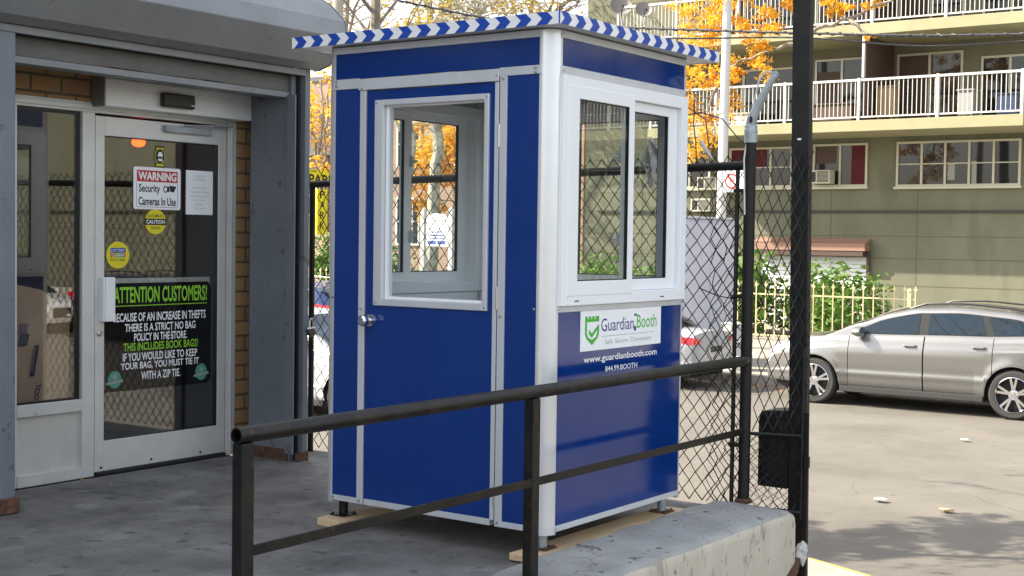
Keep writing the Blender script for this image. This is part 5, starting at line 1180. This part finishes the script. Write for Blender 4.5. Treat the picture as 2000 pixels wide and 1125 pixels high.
# pale barked sycamore beyond the fence
def broad(name, label, base, tr, limbs, seeds, leafm, barkm, nb, nl, s, spread, cl=3):
    R = random.Random(seeds); t = thing(name, label, 'tree', base); k = MB(); limb(k, tr, spread[0], spread[1], R, .03, 10); k.build('trunk', barkm, t, smooth=True); br = MB(); en = []
    for q in limbs: limb(br, q, spread[1] * .9, .03, R, .05, 7)
    for _ in range(nb):
        q = R.choice(limbs); i = R.randint(1, len(q) - 1); p = Vector(q[i - 1]).lerp(Vector(q[i]), R.random()); twigs(br, R, p, Vector((R.gauss(0, .7), R.gauss(0, .7), .35)), R.uniform(.8, 1.7), .024, 2, en, .5, 0)
    br.build('branches', barkm, t, smooth=True); fo = MB()
    for p, d in en:
        if R.random() < nl: foliage(fo, R, tuple(p), (.34, .34, .26), cl, s, 0, 0, .3)
    fo.build('foliage', leafm, t, flip=False); return t
broad('sycamore_tree', 'pale barked street tree with thin yellow green leaves above the booth roof', (30, 24.9, G_SW), [(30, 24.8, G_SW), (30, 24.75, 2.6), (30, 24.55, 4.2), (30, 24.7, 5.3), (30, 25.0, 7.2), (30, 25.02, 9.2), (30, 24.9, 12)],
      [[(30, 24.65, 4.6), (29.8, 24.2, 6.5), (29.6, 23.2, 8.2), (29.5, 21.9, 9.6)], [(30, 25, 7.2), (30.3, 25.6, 8.6), (30.5, 26.6, 10)], [(30, 25.0, 8.2), (30, 24.0, 9.3), (29.8, 22.8, 10)], [(30, 24.9, 8.8), (29.4, 25.2, 10), (29, 25.6, 11)], [(30, 24.9, 10), (30.4, 23.5, 11.5), (30.6, 22, 12.4)], [(29.6, 23.2, 8.2), (29.4, 22.2, 8.7), (29.3, 21.0, 8.9)], [(30, 25, 7.8), (30, 24.4, 8.6), (29.9, 23.9, 9.4)]], 8, M['ygreen'], M['barkp'], 120, .3, .08, (.22, .13), 7)
broad('sycamore_tree', 'second pale barked tree with a curved stem seen in the left booth pane', (29, 25.1, G_SW), [(29, 25.1, G_SW), (29, 25.05, 1.4), (29.0, 24.95, 3.2), (29.1, 24.9, 4.4), (29.3, 25.4, 6), (29.6, 26.4, 8)], [[(29.1, 24.9, 4.4), (28.8, 25.6, 5.6), (28.6, 26.5, 6.4)], [(29.3, 25.4, 6), (29.1, 26.4, 7.4), (29, 27.6, 8.6)]], 9, M['ygreen'], M['barkp'], 14, .4, .10, (.15, .09), 6)
broad('maple_tree', 'small tree with dense orange leaves before the brown brick house', (34, 27.0, G_SW), [(34, 27.0, G_SW), (34, 27.0, 2), (34, 26.9, 4.5)], [[(34, 26.95, 2.6), (33.9, 26.3, 4), (33.9, 25.9, 5.2)], [(34, 26.95, 3.4), (33.8, 27.3, 4.8), (33.7, 27.4, 6)], [(34, 26.9, 2.2), (33.6, 26.6, 3.2), (33.5, 26.4, 4)]], 15, M['orange'], M['bark'], 26, .9, .12, (.12, .06), 14)
broad('maple_tree', 'orange leaved tree in the gap between the store jamb and the booth', (31.35, 30.2, G_SW), [(31.35, 30.2, G_SW), (31.3, 30.25, 2.5), (31.2, 30.3, 5.2)], [[(30.5, 30.3, 3.0), (30.4, 30.0, 4.6), (30.3, 29.8, 6.4)], [(30.5, 30.3, 3.6), (30.6, 30.8, 5.2), (30.7, 31.2, 6.8)], [(30.5, 30.4, 4.2), (30.5, 30.2, 5.6), (30.4, 30.2, 7)]], 16, M['orange'], M['bark'], 18, .6, .11, (.14, .07), 8)
broad('street_tree', 'bare limbed street tree with a few yellow leaves left of the sycamore', (26.5, 25.72, G_SW), [(26.5, 25.72, G_SW), (26.5, 25.72, 3), (26.5, 25.62, 6.5), (26.5, 25.42, 9)], [[(26.5, 25.62, 5.5), (26.3, 24.62, 7.4), (26.2, 23.82, 8.6)], [(26.5, 25.62, 6.2), (26.7, 26.02, 8), (26.8, 26.22, 9.4)], [(26.5, 25.52, 7.2), (26.2, 24.82, 8.4), (26, 24.02, 9.4)]], 17, M['ygreen'], M['bark'], 26, .12, .09, (.13, .07), 5)
broad('street_tree', 'tree with pinkish orange twigs above the middle of the booth roof', (33, 23.5, G_SW), [(33, 23.5, G_SW), (33, 23.4, 3), (33, 23.2, 7), (33, 23.0, 9.5)], [[(33, 23.2, 6.8), (32.8, 22.2, 8.4), (32.6, 21.4, 9.2), (32.5, 20.8, 9.3)], [(33, 23.2, 7.6), (32.8, 22.0, 9.4), (32.6, 21.2, 10.4), (32.5, 20.5, 10.8)], [(33, 23.1, 8), (33, 22.0, 9.0), (32.8, 20.9, 9.9)], [(33, 23.2, 7.2), (33.2, 23.8, 8.8), (33.4, 24.2, 9.8)]], 18, M['orange'], M['bark'], 60, .16, .08, (.16, .08), 4)
up = thing('utility_pole', 'weathered grey wooden utility pole rising behind the store hood', 'pole', (18, 17.95, G_SW))
MB().tube([(18, 17.95, G_SW), (18, 17.95, 10)], [.15, .11], 14).build('shaft', mat('weathered_wood', (.30, .26, .22), .9, col2=(.42, .37, .31), scale=6, stretch=(4, 4, .5)), up, smooth=True)
b = MB(); b.box(17.85, 17.93, 16.3, 18.6, 7.12, 7.22)
for y in (16.4, 16.9, 17.3, 18.4): b.lathe([(.03, 7.22), (.05, 7.25), (.045, 7.33), (0, 7.36)], lambda a, c, h: (17.89 + a, y + c, h), 8)
b.build('crossarm', M['wire'], up)
cb = MB(); pth = [(18, 17.8, 7.05), (20, 14.5, 6.30), (20, 11.46, 5.95), (20, 7.63, 5.55), (20, 4.26, 5.26), (20, 0, 5.15), (20, -8, 5.6), (20, -16, 6.6)]
PV = [Vector(p) for p in pth]; sm = []
for i in range(len(PV) - 1):
    for j in range(10):
        a, b_, c, d = PV[max(i - 1, 0)], PV[i], PV[i + 1], PV[min(i + 2, len(PV) - 1)]; q = j / 10
        sm.append(.5 * ((2 * b_) + (c - a) * q + (2 * a - 5 * b_ + 4 * c - d) * q * q + (3 * b_ - a - 3 * c + d) * q ** 3))
cb.tube(sm, .022, 6); tw = [p + Vector((.034 * cos(i * 1.9), 0, .034 * sin(i * 1.9))) for i, p in enumerate([sm[i].lerp(sm[i + 1], f) for i in range(len(sm) - 1) for f in (0, .25, .5, .75)])]
cb.tube(tw, .014, 5); cb.tube([p + Vector((.1, 0, -.13 - .05 * sin(i * .4))) for i, p in enumerate(sm[18:])], .018, 5)
o = cb.build('overhead_cable', M['wire'], smooth=True); top(o, 'twisted black overhead cables crossing in front of the balconies', 'cable')
print('OBJECTS', len(SC.objects))
